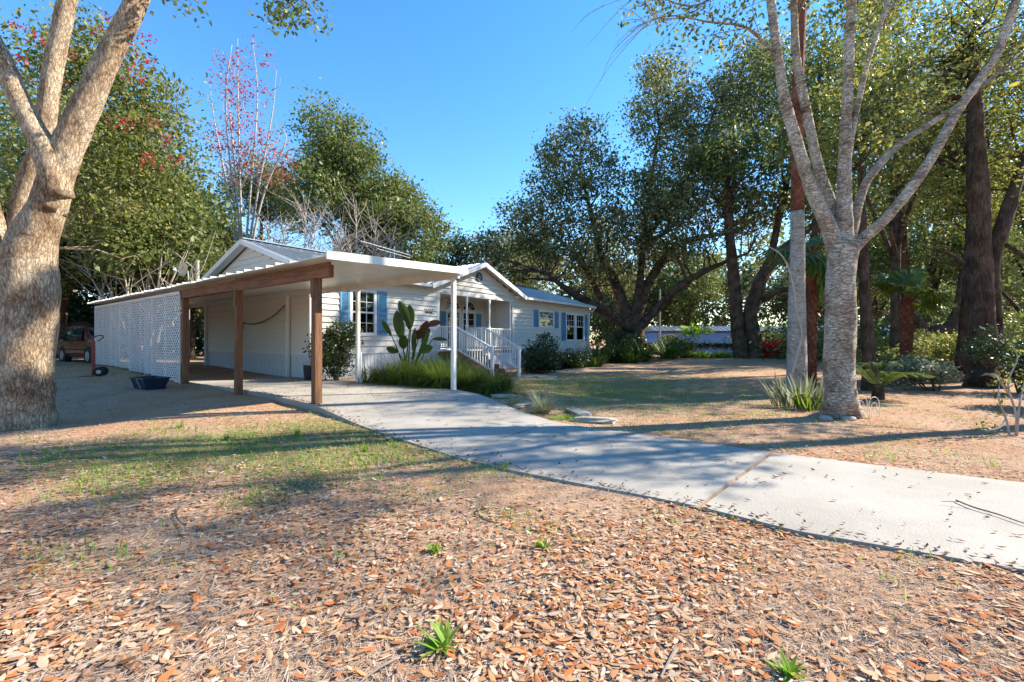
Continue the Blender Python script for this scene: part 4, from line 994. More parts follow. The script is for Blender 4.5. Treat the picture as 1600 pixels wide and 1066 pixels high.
x = 12.6; tree('broadleaf_tree', 'unseen tree added past the right edge to shade the driveway', 'tree', (x, 8.3, 0), [([Vector((x, 8.3, -.1)), Vector((x, 8.3, 3)), Vector((x + .2, 8.4, 7)), Vector((x, 8.3, 12))], [.3, .22, .17, .05]),  # added out of view; its crown dapples the driveway with shade
     ([Vector((x, 8.3, 5)), Vector((x - .7, 8, 6.5)), Vector((x - 1.4, 7.6, 8))], [.12, .08, .03]), ([Vector((x, 8.3, 7)), Vector((x + .8, 9, 8.4)), Vector((x + 1.2, 9.6, 10))], [.12, .08, .03])],
     [(A((x - 1.2, 8.0, 7.0)), (1.0, 1.5, .7)), (A((x, 8.6, 9.2)), (1.6, 1.7, .9)), (A((x + .6, 7.5, 11.4)), (1.6, 1.3, 1.0)), (A((x + .8, 9.4, 7.4)), (1.2, 1.4, .7)), (A((x, 7.2, 13)), (1.5, 1.2, .8)), (A((x - .6, 9.2, 5.6)), (.9, 1.3, .5))], 4600, .11, MAT['lime'], MAT['bark_o'], G3, 76, 20, .2)
woods('woods added at the left for the minivan to reflect', -46, -36, -6, 32, 11, 16000, .6, 'oak2', 305)  # added so the van side mirrors foliage instead of bright horizon
woods('unseen woods added behind the viewer for the windows to reflect', -40, 46, -46, -38, 12, 26000, .7, 'oak2', 306)  # added out of view to darken what the house windows mirror
woods('unseen woods added at the right for the windows to reflect', 40, 48, -36, 22, 11, 18000, .6, 'oak2', 307)  # added out of view as a dark reflection for the front windows
# large double trunk and companions at the right
Y = 13.2; q0 = on_ground(1538, 606)
tree('double_trunk_tree', 'big dark double trunked tree near the right edge', 'tree', q0,
     [([q0 + Vector((0, 0, -.15)), P(1536, 585, Y), P(1534, 500, Y), P(1532, 400, Y), P(1528, 300, Y), P(1524, 200, Y), P(1518, 60, Y)], [.60, .40, .33, .31, .28, .22, .12]),
      ([P(1545, 470, Y), P(1552, 400, Y), P(1568, 350, Y), P(1590, 280, Y + .2), P(1625, 180, Y + .3)], [.24, .22, .2, .16, .08]),
      ([P(1560, 590, Y + .2), P(1556, 500, Y + .2), P(1553, 400, Y + .2)], [.2, .17, .14]),
      ([P(1530, 440, Y), P(1490, 400, Y + .4), P(1440, 385, Y + .6)], [.09, .06, .02])],
     [B(1520, 60, Y, 2.2, 1.4), B(1600, 120, Y, 1.8, 1.4), B(1450, 130, Y + 1, 1.6, 1.0), B(1560, 250, Y + .5, 1.2, .6)], 9000, .1, MAT['lime'], MAT['bark_o'], seed=71, per=22, csd=.22, seg=16, rough=.06)
def pole_tree(label, px, pyb, Yd, w, top, lean, seed, blobs, bark='bark_o', leaf='lime', n=5000):
    x = (px - CX) / F * Yd; b = Vector((x, Yd, gz(x, Yd))); r_ = px_r(w, Yd)
    return tree('slender_tree', label, 'tree', b, [([b + Vector((0, 0, -.1)), P(px, pyb - 40, Yd), P(px + lean * .5, (pyb + top) / 2, Yd), P(px + lean, top, Yd), P(px + lean * 1.3, top - 150, Yd)], [r_ * 1.4, r_ * 1.05, r_, r_ * .8, r_ * .3])], blobs, n, .1, MAT[leaf], MAT[bark], None, seed, 22, .22, seg=12, rough=.04)
pole_tree('slim dark trunk just right of the forked pale tree', 1358, 600, 12.4, 19, 380, -10, 72, [B(1345, 230, 12.4, 1.2, 1.2), B(1370, 150, 13, 1.4, 1.2)])
pole_tree('slim brown trunk left of the big double trunk', 1507, 590, 14.5, 22, 420, 8, 73, [B(1500, 300, 14.5, 1.3, 1.0), B(1480, 200, 15, 1.5, 1.2)])
pole_tree('leaning tan trunk far behind the fan palm', 1440, 560, 24, 24, 440, -25, 74, [B(1400, 330, 24, 1.8, 1.4)], leaf='oak2')
pole_tree('tan trunk leaning right between fan palm and slim trunk', 1462, 560, 22, 24, 470, 40, 75, [B(1510, 380, 22, 1.8, 1.2)], leaf='oak2')


# ------------------------------------------------------------------ palms
def fan_frond(o, c, az, el, petiole, R_, n=22, seed=0):
    r = np.random.default_rng(seed); d = Vector((math.cos(az) * math.cos(el), math.sin(az) * math.cos(el), math.sin(el)))
    c = Vector(c); tip = c + d * petiole + Vector((0, 0, -.08 * petiole)); mb = MB()
    sdv = Vector((-math.sin(az), math.cos(az), 0)); 
    V = []; Fc = []
    for i in range(n):
        a = (i / (n - 1) - .5) * 4.2; dr = (d * math.cos(a) + sdv * math.sin(a)).normalized(); pr = dr.cross(d.cross(sdv)).normalized()
        l = R_ * (.75 + .25 * math.cos(a * .6)) * (1 + .06 * r.normal()); w = l * .05
        m1 = tip + dr * l * .55; m2 = tip + dr * l + Vector((0, 0, -l * (.25 + .2 * r.random())))
        k = len(V); V += [tuple(tip), tuple(m1 + pr * w), tuple(m2), tuple(m1 - pr * w)]; Fc.append((k, k + 1, k + 2, k + 3))
    f = MB().add(V, np.array(Fc)).build('frond', MAT['palm'], o)
    MB().tube([c, c.lerp(tip, .5) + Vector((0, 0, .04)), tip], [.025, .018, .012], 5).build('petiole', MAT['fern'], f)


def palm(name, label, px, Yd, top_py, w, bark, fr, R_, pet, seed, boots=False, bottom=None, cat='palm', els=(-.5, 1.2)):
    x = (px - CX) / F * Yd; g_ = gz(x, Yd); zt = CAMZ + (CY - top_py) / F * Yd; r = np.random.default_rng(seed)
    o = thing(name, label, cat, (x, Yd, g_)); h = zt - g_; rr = px_r(w, Yd)
    n = 22; pts = [Vector((.02 * math.sin(i), 0, -.1 + (h + .1) * i / (n - 1))) for i in range(n)]
    MB().tube(pts, [rr * (1.25 if i == 0 else 1.0 + .05 * math.sin(i * 2.4)) for i in range(n)], 14, .03, seed=seed).build('trunk', MAT[bark], o, smooth=True)
    if boots:
        nb = int(h / .09)
        bmsh = mesh_of(MB().add([(-.07, 0, 0), (.07, 0, 0), (.05, .09, .16), (-.05, .09, .16), (-.05, .03, .18), (.05, .03, .18)], [(0, 1, 2, 3), (3, 2, 5, 4), (0, 3, 4), (1, 5, 2)]), 'leaf_boot', MAT['bark_red'])
        for i in range(nb * 3):
            a = i * 2.4; z = h * i / (nb * 3)
            inst(bmsh, 'leaf_boot', o, (rr * .92 * math.cos(a), rr * .92 * math.sin(a), z), (0, 0, a - math.pi / 2), (rr * 4.5, rr * 3.0, 1))
    for i in range(fr):
        fan_frond(o, (0, 0, h - .05), i * 2.4 + r.normal() * .2, els[0] + (els[1] - els[0]) * ((i * .618) % 1), pet * (.8 + .4 * r.random()), R_, seed=seed * 50 + i)
    return o


palm('fan_palm', 'short fan palm with a rust red booted trunk', 1416, 15.5, 462, 15, 'bark_red', 19, .72, .75, 81, True, els=(-.35, 1.45))
palm('fan_palm', 'palm with slender red-brown trunk right behind the pale smooth trunk', 1268, 12.6, 392, 13, 'bark_red', 15, .85, .6, 82, True, els=(-1.0, .9))
# tall pale palm trunk running out of the top of the picture
Y = 11.2; x = (1245 - CX) / F * Y; g_ = gz(x, Y); tp = thing('tall_palm', 'tall smooth palm with pale lower trunk and reddish peeling upper trunk', 'palm', (x, Y, g_))
b0 = Vector((x, Y, g_)); ptsl = [b0 + Vector((0, 0, -.1)), P(1245, 590, Y), P(1245, 500, Y), P(1246, 400, Y), P(1246, 330, Y)]
MB().tube([p - b0 for p in spline(ptsl, 6)], ramp_r([.30, .235, .2, .165, .15], 25), 18, .015).build('trunk', MAT['bark_palm'], tp, smooth=True)
ptsu = [P(1246, 331, Y), P(1246, 240, Y), P(1247, 120, Y), P(1252, 0, Y), P(1255, -160, Y)]
MB().tube([p - b0 for p in spline(ptsu, 6)], ramp_r([.147, .135, .13, .125, .12], 25), 16, .04, seed=4).build('upper_trunk', MAT['bark_red'], tp, smooth=True)
for i in range(14): fan_frond(tp, P(1255, -165, Y) - b0, i * 2.4, -.6 + 1.8 * ((i * .618) % 1), .7, .9, seed=900 + i)
vn = spline([P(1236, 588, Y - .32), P(1244, 560, Y - .3), P(1253, 520, Y - .3), P(1245, 490, Y - .3), P(1238, 440, Y - .3), P(1222, 400, Y - .4), P(1190, 380, Y - .5)], 5)
tag(MB().tube(vn, ramp_r([.03, .028, .022, .012], len(vn)), 7).build('climbing_vine', MAT['pink']), 'bare woody vine snaking up the pale palm trunk', 'vine')


# ------------------------------------------------------------------ shrubs, clumps and border plants
def shrub(name, label, px, py, Yd, rx, rz, leaf, n, lsize, seed, zc=None, cat='shrub', group=None, nb=6, ry=None, ratio=.5):
    r = np.random.default_rng(seed); x = (px - CX) / F * Yd; g_ = gz(x, Yd); zc = g_ + rz * .95 if zc is None else zc
    o = thing(name, label, cat, (x, Yd, g_), 0, group); bl = crown_blobs((0, 0, zc - g_), rx, ry or rx, rz, nb, r, .55)
    cen, pts = blob_points(bl, n // 16, 16, lsize * 1.1, r, .4); pts = pts[pts[:, 2] > .02]
    V, Fc = leaves(pts, lsize, ratio, seed); MB().add(V, Fc).build('foliage', MAT[leaf], o)
    for k in range(6):
        c = cen[k % len(cen)]; MB().tube([(r.normal() * .06, r.normal() * .06, -.05), (c[0] * .4, c[1] * .4, c[2] * .5), tuple(c)], [.022, .015, .006], 5).build('stem', MAT['twigd'], o)
    return o


def clump(name, label, px, Yd, n, length, width, leaf, seed, spread=.25, lean=(.05, .9), bend=(.3, 1.3), cat='plant', group=None, segs=5, rad=None, lift=0.0):
    r = np.random.default_rng(seed); x = (px - CX) / F * Yd; g_ = gz(x, Yd) + lift
    o = thing(name, label, cat, (x, Yd, g_), 0, group); rad = rad or (spread, spread)
    az = r.uniform(0, 6.283, n); rr = np.sqrt(r.random(n)); base = np.stack([np.cos(az) * rr * rad[0], np.sin(az) * rr * rad[1], np.full(n, -.02)], -1)
    a2 = az + r.normal(size=n) * .6
    V, Fc = blades(base, a2, r.uniform(*lean, n), length * r.uniform(.6, 1.15, n), np.full(n, width), r.uniform(*bend, n), segs)
    MB().add(V, Fc).build('foliage', MAT[leaf], o); return o


shrub('camellia_bush', 'glossy dark round bush at the front corner of the home', 524, 0, 13.7, .78, .88, 'dkleaf', 6500, .085, 101)
shrub('round_bush', 'dense dark bush on the right side of the porch steps', 834, 0, 20.5, 1.15, .88, 'dkleaf', 9000, .1, 102)
shrub('low_bush', 'low dark foliage under the small shuttered window', 872, 0, 22.5, 1.1, .5, 'dkleaf', 5000, .11, 103)
# feathery border beside the carport posts
GF = 'feathery mounds along the driveway'
for i, (a, Yd, rx_, L_) in enumerate(((600, 13.0, .45, .75), (632, 12.6, .55, .95), (664, 12.3, .55, .95), (695, 11.8, .5, .85), (725, 11.6, .5, .85), (752, 11.3, .45, .75), (776, 11.0, .42, .65), (648, 13.6, .6, 1.05), (700, 13.2, .6, 1.0))):
    which = ['smallest mound beside the first white post', 'mound left of the paddle leaved plant', 'mound below the paddle leaved plant', 'mound just left of the outer white post', 'mound just right of the outer white post', 'mound before the stair foot', 'last mound beside the drive stones', 'tall rear mound against the wall', 'rear mound below the porch rail'][i]
    clump('feathery_fern', 'feathery green ' + which, a, Yd, 1500, L_ * (1.05 + .38 * ((i * .618) % 1)), .010, 'fern', 110 + i, lean=(.0, .95), bend=(.7, 2.3), cat='fern', group=GF, rad=(rx_ * .62, .28), segs=5)
# paddle leaved bird of paradise
Y = 13.9; x = (640 - CX) / F * Y; g_ = gz(x, Y); bp_ = thing('paddle_plant', 'tall plant with big paddle leaves, some browned, against the front wall', 'plant', (x, Y, g_)); b0 = Vector((x, Y, g_))
def paddle(pa, pb, w, mat, seed):
    r = np.random.default_rng(seed); a = P(*pa) - b0; b = P(*pb) - b0; d = (b - a); L_ = d.length; d.normalize()
    sdv = d.cross(Vector((r.normal() * .5, -1, .2))).normalized(); nrm = sdv.cross(d); n = 9; V = []; Fc = []
    for i in range(n):
        t = i / (n - 1); ww = w * math.sin(math.pi * min(1, t * .93 + .05)) ** .7; c = a + d * L_ * t - Vector((0, 0, .15 * L_ * t * t))
        V += [tuple(c - sdv * ww / 2 + nrm * ww * .3), tuple(c), tuple(c + sdv * ww / 2 + nrm * ww * .3)]
    for i in range(n - 1): Fc += [(i * 3, i * 3 + 1, i * 3 + 4, i * 3 + 3), (i * 3 + 1, i * 3 + 2, i * 3 + 5, i * 3 + 4)]
    lf = MB().add(V, Fc).build('leaf', MAT[mat], bp_, smooth=True)
    s = Vector((r.normal() * .08, r.normal() * .06, -.03)); MB().tube([s, s.lerp(a, .6) + Vector((0, 0, .1)), a, a + d * L_ * .9 - Vector((0, 0, .12 * L_))], [.028, .02, .014, .004], 6).build('stalk', MAT['paddle'], lf)
for i, q in enumerate((((642, 510, Y), (624, 463, Y), .3, 'paddle'), ((640, 515, Y + .1), (640, 470, Y + .2), .32, 'paddle'), ((628, 530, Y), (620, 478, Y - .1), .34, 'paddle'), ((612, 525, Y), (597, 494, Y), .18, 'paddle'),
                       ((648, 555, Y - .1), (649, 505, Y - .1), .2, 'paddle'), ((655, 525, Y), (668, 497, Y), .3, 'paddle_dry'), ((662, 545, Y), (672, 508, Y), .26, 'paddle'), ((668, 510, Y), (690, 500, Y + .1), .22, 'paddle_dry'),
                       ((655, 550, Y - .2), (676, 538, Y - .2), .28, 'paddle'), ((622, 550, Y - .1), (604, 540, Y - .2), .24, 'paddle'), ((630, 545, Y - .1), (632, 520, Y - .2), .3, 'paddle'), ((676, 530, Y), (700, 528, Y), .12, 'paddle'), ((650, 530, Y), (660, 512, Y), .3, 'paddle_dry'))):
    paddle(*q, 300 + i)
clump('strap_plant', 'pale strap leaved plant at the foot of the first white post', 572, 13.1, 26, .75, .045, 'pale', 131, spread=.1, lean=(.1, .8), bend=(.1, .7))
# plants beyond the steps
clump('lily_clump', 'silvery spiky plant under the paired windows', 905, 24.0, 60, 1.3, .07, 'pale', 132, spread=.35, lean=(.1, 1.1), bend=(.1, .6))
GL = 'arching green border plants'
for i, (a, Yd, L_) in enumerate(((935, 26, 1.7), (962, 27, 1.8), (1000, 27.5, 1.5), (895, 22.5, .8), (1045, 28.5, 1.6), (985, 26, 1.1), (925, 23.5, .8))):
    which = ['at the far corner of the home', 'before the white fence panel', 'under the live oak trunk', 'low behind the edging below the paired windows', 'right of the live oak trunk', 'in front of the live oak', 'low beside the silvery plant'][i]
    clump('arching_plant', 'arching green strap leaved plant ' + which, a, Yd, 130, L_, .09, 'palm', 140 + i, spread=.5, lean=(.05, .8), bend=(.6, 1.5), group=GL)
shrub('ivy_mass', 'dark ivy mound wrapping the foot of the live oak', 985, 0, 30.0, 1.7, 1.1, 'dkleaf', 9000, .14, 150, cat='ivy')
shrub('hedge_bush', 'green thicket right of the live oak at the fence', 1045, 0, 30.5, 1.6, .8, 'oak2', 6000, .14, 151)
clump('liriope_clump', 'large silvery grass tuft at the edge of the driveway', 849, 8.35, 260, .52, .011, 'pale', 133, spread=.1, lean=(.0, .8), bend=(.5, 1.5))
clump('liriope_clump', 'smaller silvery grass tuft left of the large one', 803, 9.0, 110, .42, .010, 'pale', 134, spread=.08, lean=(.0, .7), bend=(.3, 1.3))
clump('grass_tuft', 'short bright green grass tuft on the drive stones', 884, 7.75, 220, .14, .008, 'weed', 135, rad=(.28, .1), lean=(0, .7), bend=(.2, 1))
clump('bromeliad_clump', 'pale green sword leaved clump at the foot of the pale palm', 1252, 9.4, 110, .72, .05, 'pale', 136, rad=(.6, .3), lean=(.0, .6), bend=(.0, .5))
clump('bromeliad_clump', 'darker sword leaved clump left of the forked trunk', 1275, 8.9, 60, .55, .045, 'grass', 137, rad=(.35, .25), lean=(.0, .7), bend=(.0, .5))
# cycad
x = (1372 - CX) / F * 10.6; cy_ = thing('cycad', 'low dark cycad with arching feather fronds behind the forked tree', 'plant', (x, 10.6, gz(x, 10.6)))
for k in range(16):
    az = k * 2.4; n = 30; t = np.linspace(.12, 1, n); L_ = .95; c = np.stack([np.cos(az) * L_ * t, np.sin(az) * L_ * t, .25 + .62 * np.sin(t * 2.2) * (.55 + .45 * ((k * .618) % 1))], -1)
    bs = np.concatenate([c, c]); a2 = np.concatenate([np.full(n, az + 1.1), np.full(n, az - 1.1)])
    V, Fc = blades(bs, a2, np.full(2 * n, 1.15), np.full(2 * n, .2), np.full(2 * n, .03), np.full(2 * n, .5), 2)
    fr_ = MB().add(V, Fc).build('frond', MAT['palm'], cy_); MB().tube([tuple(q) for q in c[::5]], .008, 4).build('rib', MAT['fern'], fr_)
MB().tube([(0, 0, -.05), (0, 0, .3)], [.14, .11], 10).build('trunk', MAT['bark_o'], cy_)
GR = 'shrubs under the right-hand trees'
for i, (a, Yd, rx_, rz_, lf, lab) in enumerate(((1420, 13.5, .9, .5, 'oak2', 'leafy shrub under the fan palm'), (1455, 12.2, .75, .45, 'pale', 'silvery small leaved shrub right of the cycad'), (1480, 17, 1.5, .8, 'lime', 'bright shrub left of the slim brown trunk'),
        (1592, 11.5, .9, .85, 'dkleaf', 'dark hedge bush at the right edge'), (1640, 9.2, .8, .8, 'dkleaf', 'nearest dark hedge bush past the right edge'), (1385, 18, 1.4, .6, 'oak2', 'shrub behind the cycad'), (1600, 17, 1.8, 1.2, 'oak2', 'tall shrub behind the dark hedge'), (1430, 20, 2, .9, 'lime', 'sunlit shrub behind the fan palm trunk'))):
    shrub('garden_shrub', lab, a, 0, Yd, rx_, rz_, lf, 4200, .08 if Yd < 15 else .11, 160 + i, group=GR)
# bare twiggy shrub at right edge
Y = 6.6; x = (1582 - CX) / F * Y; tb_ = thing('twiggy_shrub', 'sparse pale stemmed sapling with few leaves at the right edge', 'shrub', (x, Y, gz(x, Y))); b0 = Vector((x, Y, gz(x, Y))); r = np.random.default_rng(9); tips = []
for st_ in ([(1580, 695), (1572, 655), (1560, 622), (1563, 595)], [(1586, 695), (1588, 650), (1575, 600), (1590, 560), (1580, 540)], [(1588, 690), (1592, 640), (1600, 600), (1610, 570)], [(1572, 655), (1562, 668), (1540, 672), (1533, 660)], [(1580, 620), (1565, 600), (1558, 590)]):
    q = spline([P(a, b, Y + r.normal() * .05) - b0 for a, b in st_], 4); MB().tube(q, ramp_r([.016, .012, .006], len(q)), 6).build('stem', MAT['pink'], tb_); tips += q[len(q) // 2:]
pts = np.repeat(np.array([tuple(t) for t in tips]), 5, 0) + r.normal(size=(len(tips) * 5, 3)) * .05; V, Fc = leaves(pts, .055, .55, 9); MB().add(V, Fc).build('foliage', MAT['lime'], tb_)
# wire hoops
GHp = 'wire garden hoops'
for i, (a, Yd) in enumerate(((1344, 8.25), (1366, 8.0))):
    x = (a - CX) / F * Yd; o = thing('wire_hoop', ['white wire garden hoop against the forked tree trunk', 'white wire garden hoop right of the one touching the trunk'][i], 'garden hoop', (x, Yd, gz(x, Yd)), .3 * i, GHp)
    MB().tube([(-.13, 0, -.05), (-.13, 0, .25)] + [(.13 * -math.cos(t), 0, .25 + .13 * math.sin(t)) for t in np.linspace(.3, 2.84, 9)] + [(.13, 0, .25), (.13, 0, -.05)], .006, 6).build('outer_hoop', MAT['white'], o)
    MB().tube([(-.07, 0, -.05), (-.07, 0, .2)] + [(.07 * -math.cos(t), 0, .2 + .08 * math.sin(t)) for t in np.linspace(.3, 2.84, 9)] + [(.07, 0, .2), (.07, 0, -.05)], .005, 6).build('inner_hoop', MAT['white'], o)
    MB().bar((-.13, 0, .1), (.13, 0, .1), .006, .006).build('crossbar', MAT['white'], o)


# stones and path
def rock(name, label, c, s, seed, flat=1.0, mat='stone', cat='stone', group=None):
    r = np.random.default_rng(seed); me = MB(); V = []; nu, nv = 9, 6
    for i in range(nv + 1):
        for j in range(nu):
            th = math.pi * i / nv; ph = 2 * math.pi * j / nu; k = 1 + .18 * r.normal() * math.sin(th)
            def sq(v): return math.copysign(abs(v) ** .7, v)
            V.append((s[0] * sq(math.sin(th) * math.cos(ph)) * k, s[1] * sq(math.sin(th) * math.sin(ph)) * k, s[2] * sq(math.cos(th))))
    Fc = [(i * nu + j, i * nu + (j + 1) % nu, (i + 1) * nu + (j + 1) % nu, (i + 1) * nu + j)[::-1] for i in range(nv) for j in range(nu)]
    o = me.add(V, Fc).build(name, MAT[mat]); o.location = c; o.rotation_euler = (0, 0, seed); return tag(o, label, cat, group)
GS = 'flat stones edging the driveway'
for i, (a, b, sx, sy, lab) in enumerate(((790, 622, .36, .16, 'flat pale stone between the feathery mounds and the small tuft'), (822, 636, .36, .14, 'flat pale stone between the two silvery tufts'), (905, 648, .5, .15, 'flat pale stone right of the large silvery tuft'), (930, 660, .38, .12, 'last flat pale stone where the lawn meets the drive'))):
    w = on_ground(a, b); rock('edging_stone', lab, (w.x, w.y, w.z + .03), (sx, sy, .06), 3 + i, group=GS)
w = on_ground(823, 582); rock('boulder', 'angular tan boulder beside the stair foot', (w.x, w.y, w.z + .15), (.32, .25, .24), 21)
for i, (a, b, lab) in enumerate(((1290, 655, 'small grey stone at the foot of the forked tree'), (1325, 656, 'pale stone right of the small grey one at the forked tree'))):
    w = on_ground(a, b); rock('root_stone', lab, (w.x, w.y, w.z + .02), (.13, .08, .05), 30 + i)
pth = thing('path', 'x', 'x'); del pth['label']; del pth['category']; pth['kind'] = 'structure'
for i, (a, b) in enumerate(((822, 589), (838, 588), (853, 590), (862, 584), (872, 581), (886, 579))):
    w = on_ground(a, b); q = [(w.x + .42 * math.cos(t) * (1 + .1 * math.sin(3 * t + i)), w.y + .5 * math.sin(t), w.z - .03) for t in np.linspace(0, 6.283, 9)[:-1]]
    MB().prism(q, (0, 0, .07)).build('paving_stone', MAT['concrete'], pth)
ed = [on_ground(a, b) for a, b in ((880, 580), (920, 577.5), (960, 577), (1010, 577.5), (1060, 578))]
for i in range(len(ed) - 1):
    for k in range(3):
        p0, p1 = ed[i].lerp(ed[i + 1], k / 3 + .01), ed[i].lerp(ed[i + 1], (k + 1) / 3 - .01); MB().bar(p0 + Vector((0, 0, .03)), p1 + Vector((0, 0, .03)), .16, .12).build('edging_block', MAT['concrete'], pth)

# ------------------------------------------------------------------ behind the lawn: fence, blue trailer, red plants
def fz(x, Y): return gz(x, Y)
fen = thing('chain_link_fence', 'low chain link fence along the back of the lawn', 'fence', (0, 0, 0)); FY = 30.5
xs = np.arange(8.6, 22.5, 2.3)
for x in xs: MB().tube([(x, FY, fz(x, FY) - .1), (x, FY, fz(x, FY) + 1.2)], .03, 8).build('fence_post', MAT['galv'], fen)
MB().tube([(x, FY, fz(x, FY) + 1.18) for x in xs], .02, 6).build('top_rail', MAT['galv'], fen)
mb = MB(); s_ = .11; x0, x1 = xs[0], xs[-1]; zb = .3
for k in range(int((x1 - x0 + 1.1) / s_)):
    for d in (1, -1):
        c = x0 + k * s_ - (1.1 if d > 0 else 0); a = (max(x0, min(x1, c)), FY, zb + (max(x0, c) - c if d > 0 else 0)); b = (min(x1, c + 1.1), FY, zb + 1.1)
        if d < 0: a = (c, FY, zb + 1.1); b = (c + 1.1, FY, zb)
        if b[0] - a[0] > .05 and b[0] <= x1 + .01: mb.bar(a, b, .006, .006)
mb.build('wire_mesh', MAT['galv'], fen, kind='stuff')
iv = MB(); r = np.random.default_rng(44); pts = np.stack([r.uniform(8.6, 15.2, 2600), FY + r.normal(size=2600) * .07, 1.12 + r.normal(size=2600) * .07 - .3 * r.random(2600) ** 3], -1); V, Fc = leaves(pts, .13, .6, 44); iv.add(V, Fc)
o = iv.build('fence_vine', MAT['dkleaf']); tag(o, 'dark vine trailing along the top of the chain link fence', 'vine')
TY = 46.0
tr_ = thing('blue_trailer', 'long pale blue mobile home with ribbed metal roof beyond the fence', 'mobile home', (P(1022, 533, TY).x, TY, 0), math.radians(-3))
TL = 26.0
MB().box((0, 0, .0), (TL, 4, 2.2)).build('wall', MAT['blueh'], tr_); MB().box((-.05, -.06, 2.2), (TL + .05, 4.06, 2.42)).build('fascia', MAT['blued'], tr_)
rf = MB().prism([(-.2, -.3, 2.42), (-.2, 2, 2.95), (-.2, 4.3, 2.42)], (TL + .4, 0, 0)).build('roof', MAT['roof'], tr_)
rbm = mesh_of(MB().bar((0, -.32, 2.45), (0, 2, 2.985), .06, .05), 'roof_rib', MAT['roof'])
for i in range(52): inst(rbm, 'roof_rib', rf, (i * .5, 0, 0))
for x in (1.6, 17.4, 24.0):
    wo = MB().box((x - .5, -.05, 1.2), (x + .5, .02, 2.05)).build('window', MAT['white'], tr_); MB().box((x - .42, -.07, 1.28), (x + .42, -.051, 1.97)).build('pane', MAT['carglass'], wo)
tp_ = P(1060, 546, 33.5); shr = rock('tarp_heap', 'bright blue tarp heap behind the chain link fence', (tp_.x, 33.5, gz(tp_.x, 33.5) + .35), (.75, .5, .5), 8, mat='blued', cat='tarp')
kp = P(1076, 550, 33.0); kd = thing('toy_boat', 'small white and red plastic float beside the blue tarp', 'float', (kp.x, 33.0, gz(kp.x, 33) - .02))
MB().prism([(-.6, -.2, 0), (.6, -.2, 0), (.75, -.2, .3), (-.5, -.2, .45)], (0, .5, 0)).build('hull', MAT['white'], kd); MB().prism([(-.5, -.21, .45), (.75, -.21, .3), (.6, -.21, .42), (-.3, -.21, .6)], (0, .5, 0)).build('stripe', MAT['reddish'], kd)
GRd = 'red leaved shrubs at the fence'
for i, (a, lab) in enumerate(((1186, 'darker red shrub nearest the twin trunked oak'), (1201, 'bright red shrub in the middle of the fence row'), (1220, 'bright red shrub next to the pale palm trunk'), (1232, 'red shrub half hidden by the pale palm trunk'))):
    shrub('red_shrub', lab, a, 0, 29.6 - .2 * i, .6, .55, 'redshrub', 1800, .14, 180 + i, group=GRd, cat='shrub')
shrub('fence_hedge', 'green hedge behind the red shrubs', 1210, 0, 31.6, 2.4, .75, 'oak2', 6000, .14, 190)
GY = 'low border plants at the fence foot'
for i, a in enumerate((1068, 1088, 1108, 1130, 1182, 1212)):
    lab = ['first below the tarp', 'second below the papaya', 'third right of the papaya', 'fourth left of the twin oak', 'right of the twin oak', 'under the bright red shrub'][i]
    clump('border_plant', 'yellow green low border plant, ' + lab, a, 29.2, 150, .6, .06, 'weed', 200 + i, rad=(.55, .2), lean=(.1, .9), bend=(.2, 1.1), group=GY)
x = (1084 - CX) / F * 29.8; pa_ = thing('papaya_tree', 'small thin-stemmed tree with yellow green leaves at the fence', 'tree', (x, 29.8, gz(x, 29.8)))
MB().tube([(0, 0, -.1), (.02, 0, .9), (0, 0, 1.75)], [.05, .04, .03], 7).build('trunk', MAT['pink'], pa_)
r = np.random.default_rng(3); pts = np.array([0, 0, 1.75]) + r.normal(size=(160, 3)) * np.array([.38, .3, .24]); V, Fc = leaves(pts, .28, .55, 3); MB().add(V, Fc).build('crown', MAT['weed'], pa_)
tag(MB().tube([P(1031, 560, 33), P(1031, 452, 33)], .07, 8).build('utility_post', MAT['galv'], None), 'pale thin upright post left of the blue trailer', 'post')
wf = thing('white_fence', 'short white board fence behind plants at the end of the home', 'fence', HW(XL + .1, 1.2, .2), HA)
for i in range(12): MB().box((.1 + i * .16, 0, 0), (.24 + i * .16, .03, 1.65)).build('board', MAT['trim'], wf)
MB().box((.05, .031, 1.2), (2.05, .07, 1.3)).build('rail', MAT['trim'], wf)

# ------------------------------------------------------------------ ground cover: fallen leaves, straw, tufts
def scatter(n, ymin, ymax, seed, xspan=1.45, power=1.0):
    r = np.random.default_rng(seed); Yv = ymin * (ymax / ymin) ** (r.random(n) ** power); Xv = (r.random(n) * 2 - 1) * Yv * xspan
    return r, Xv, Yv


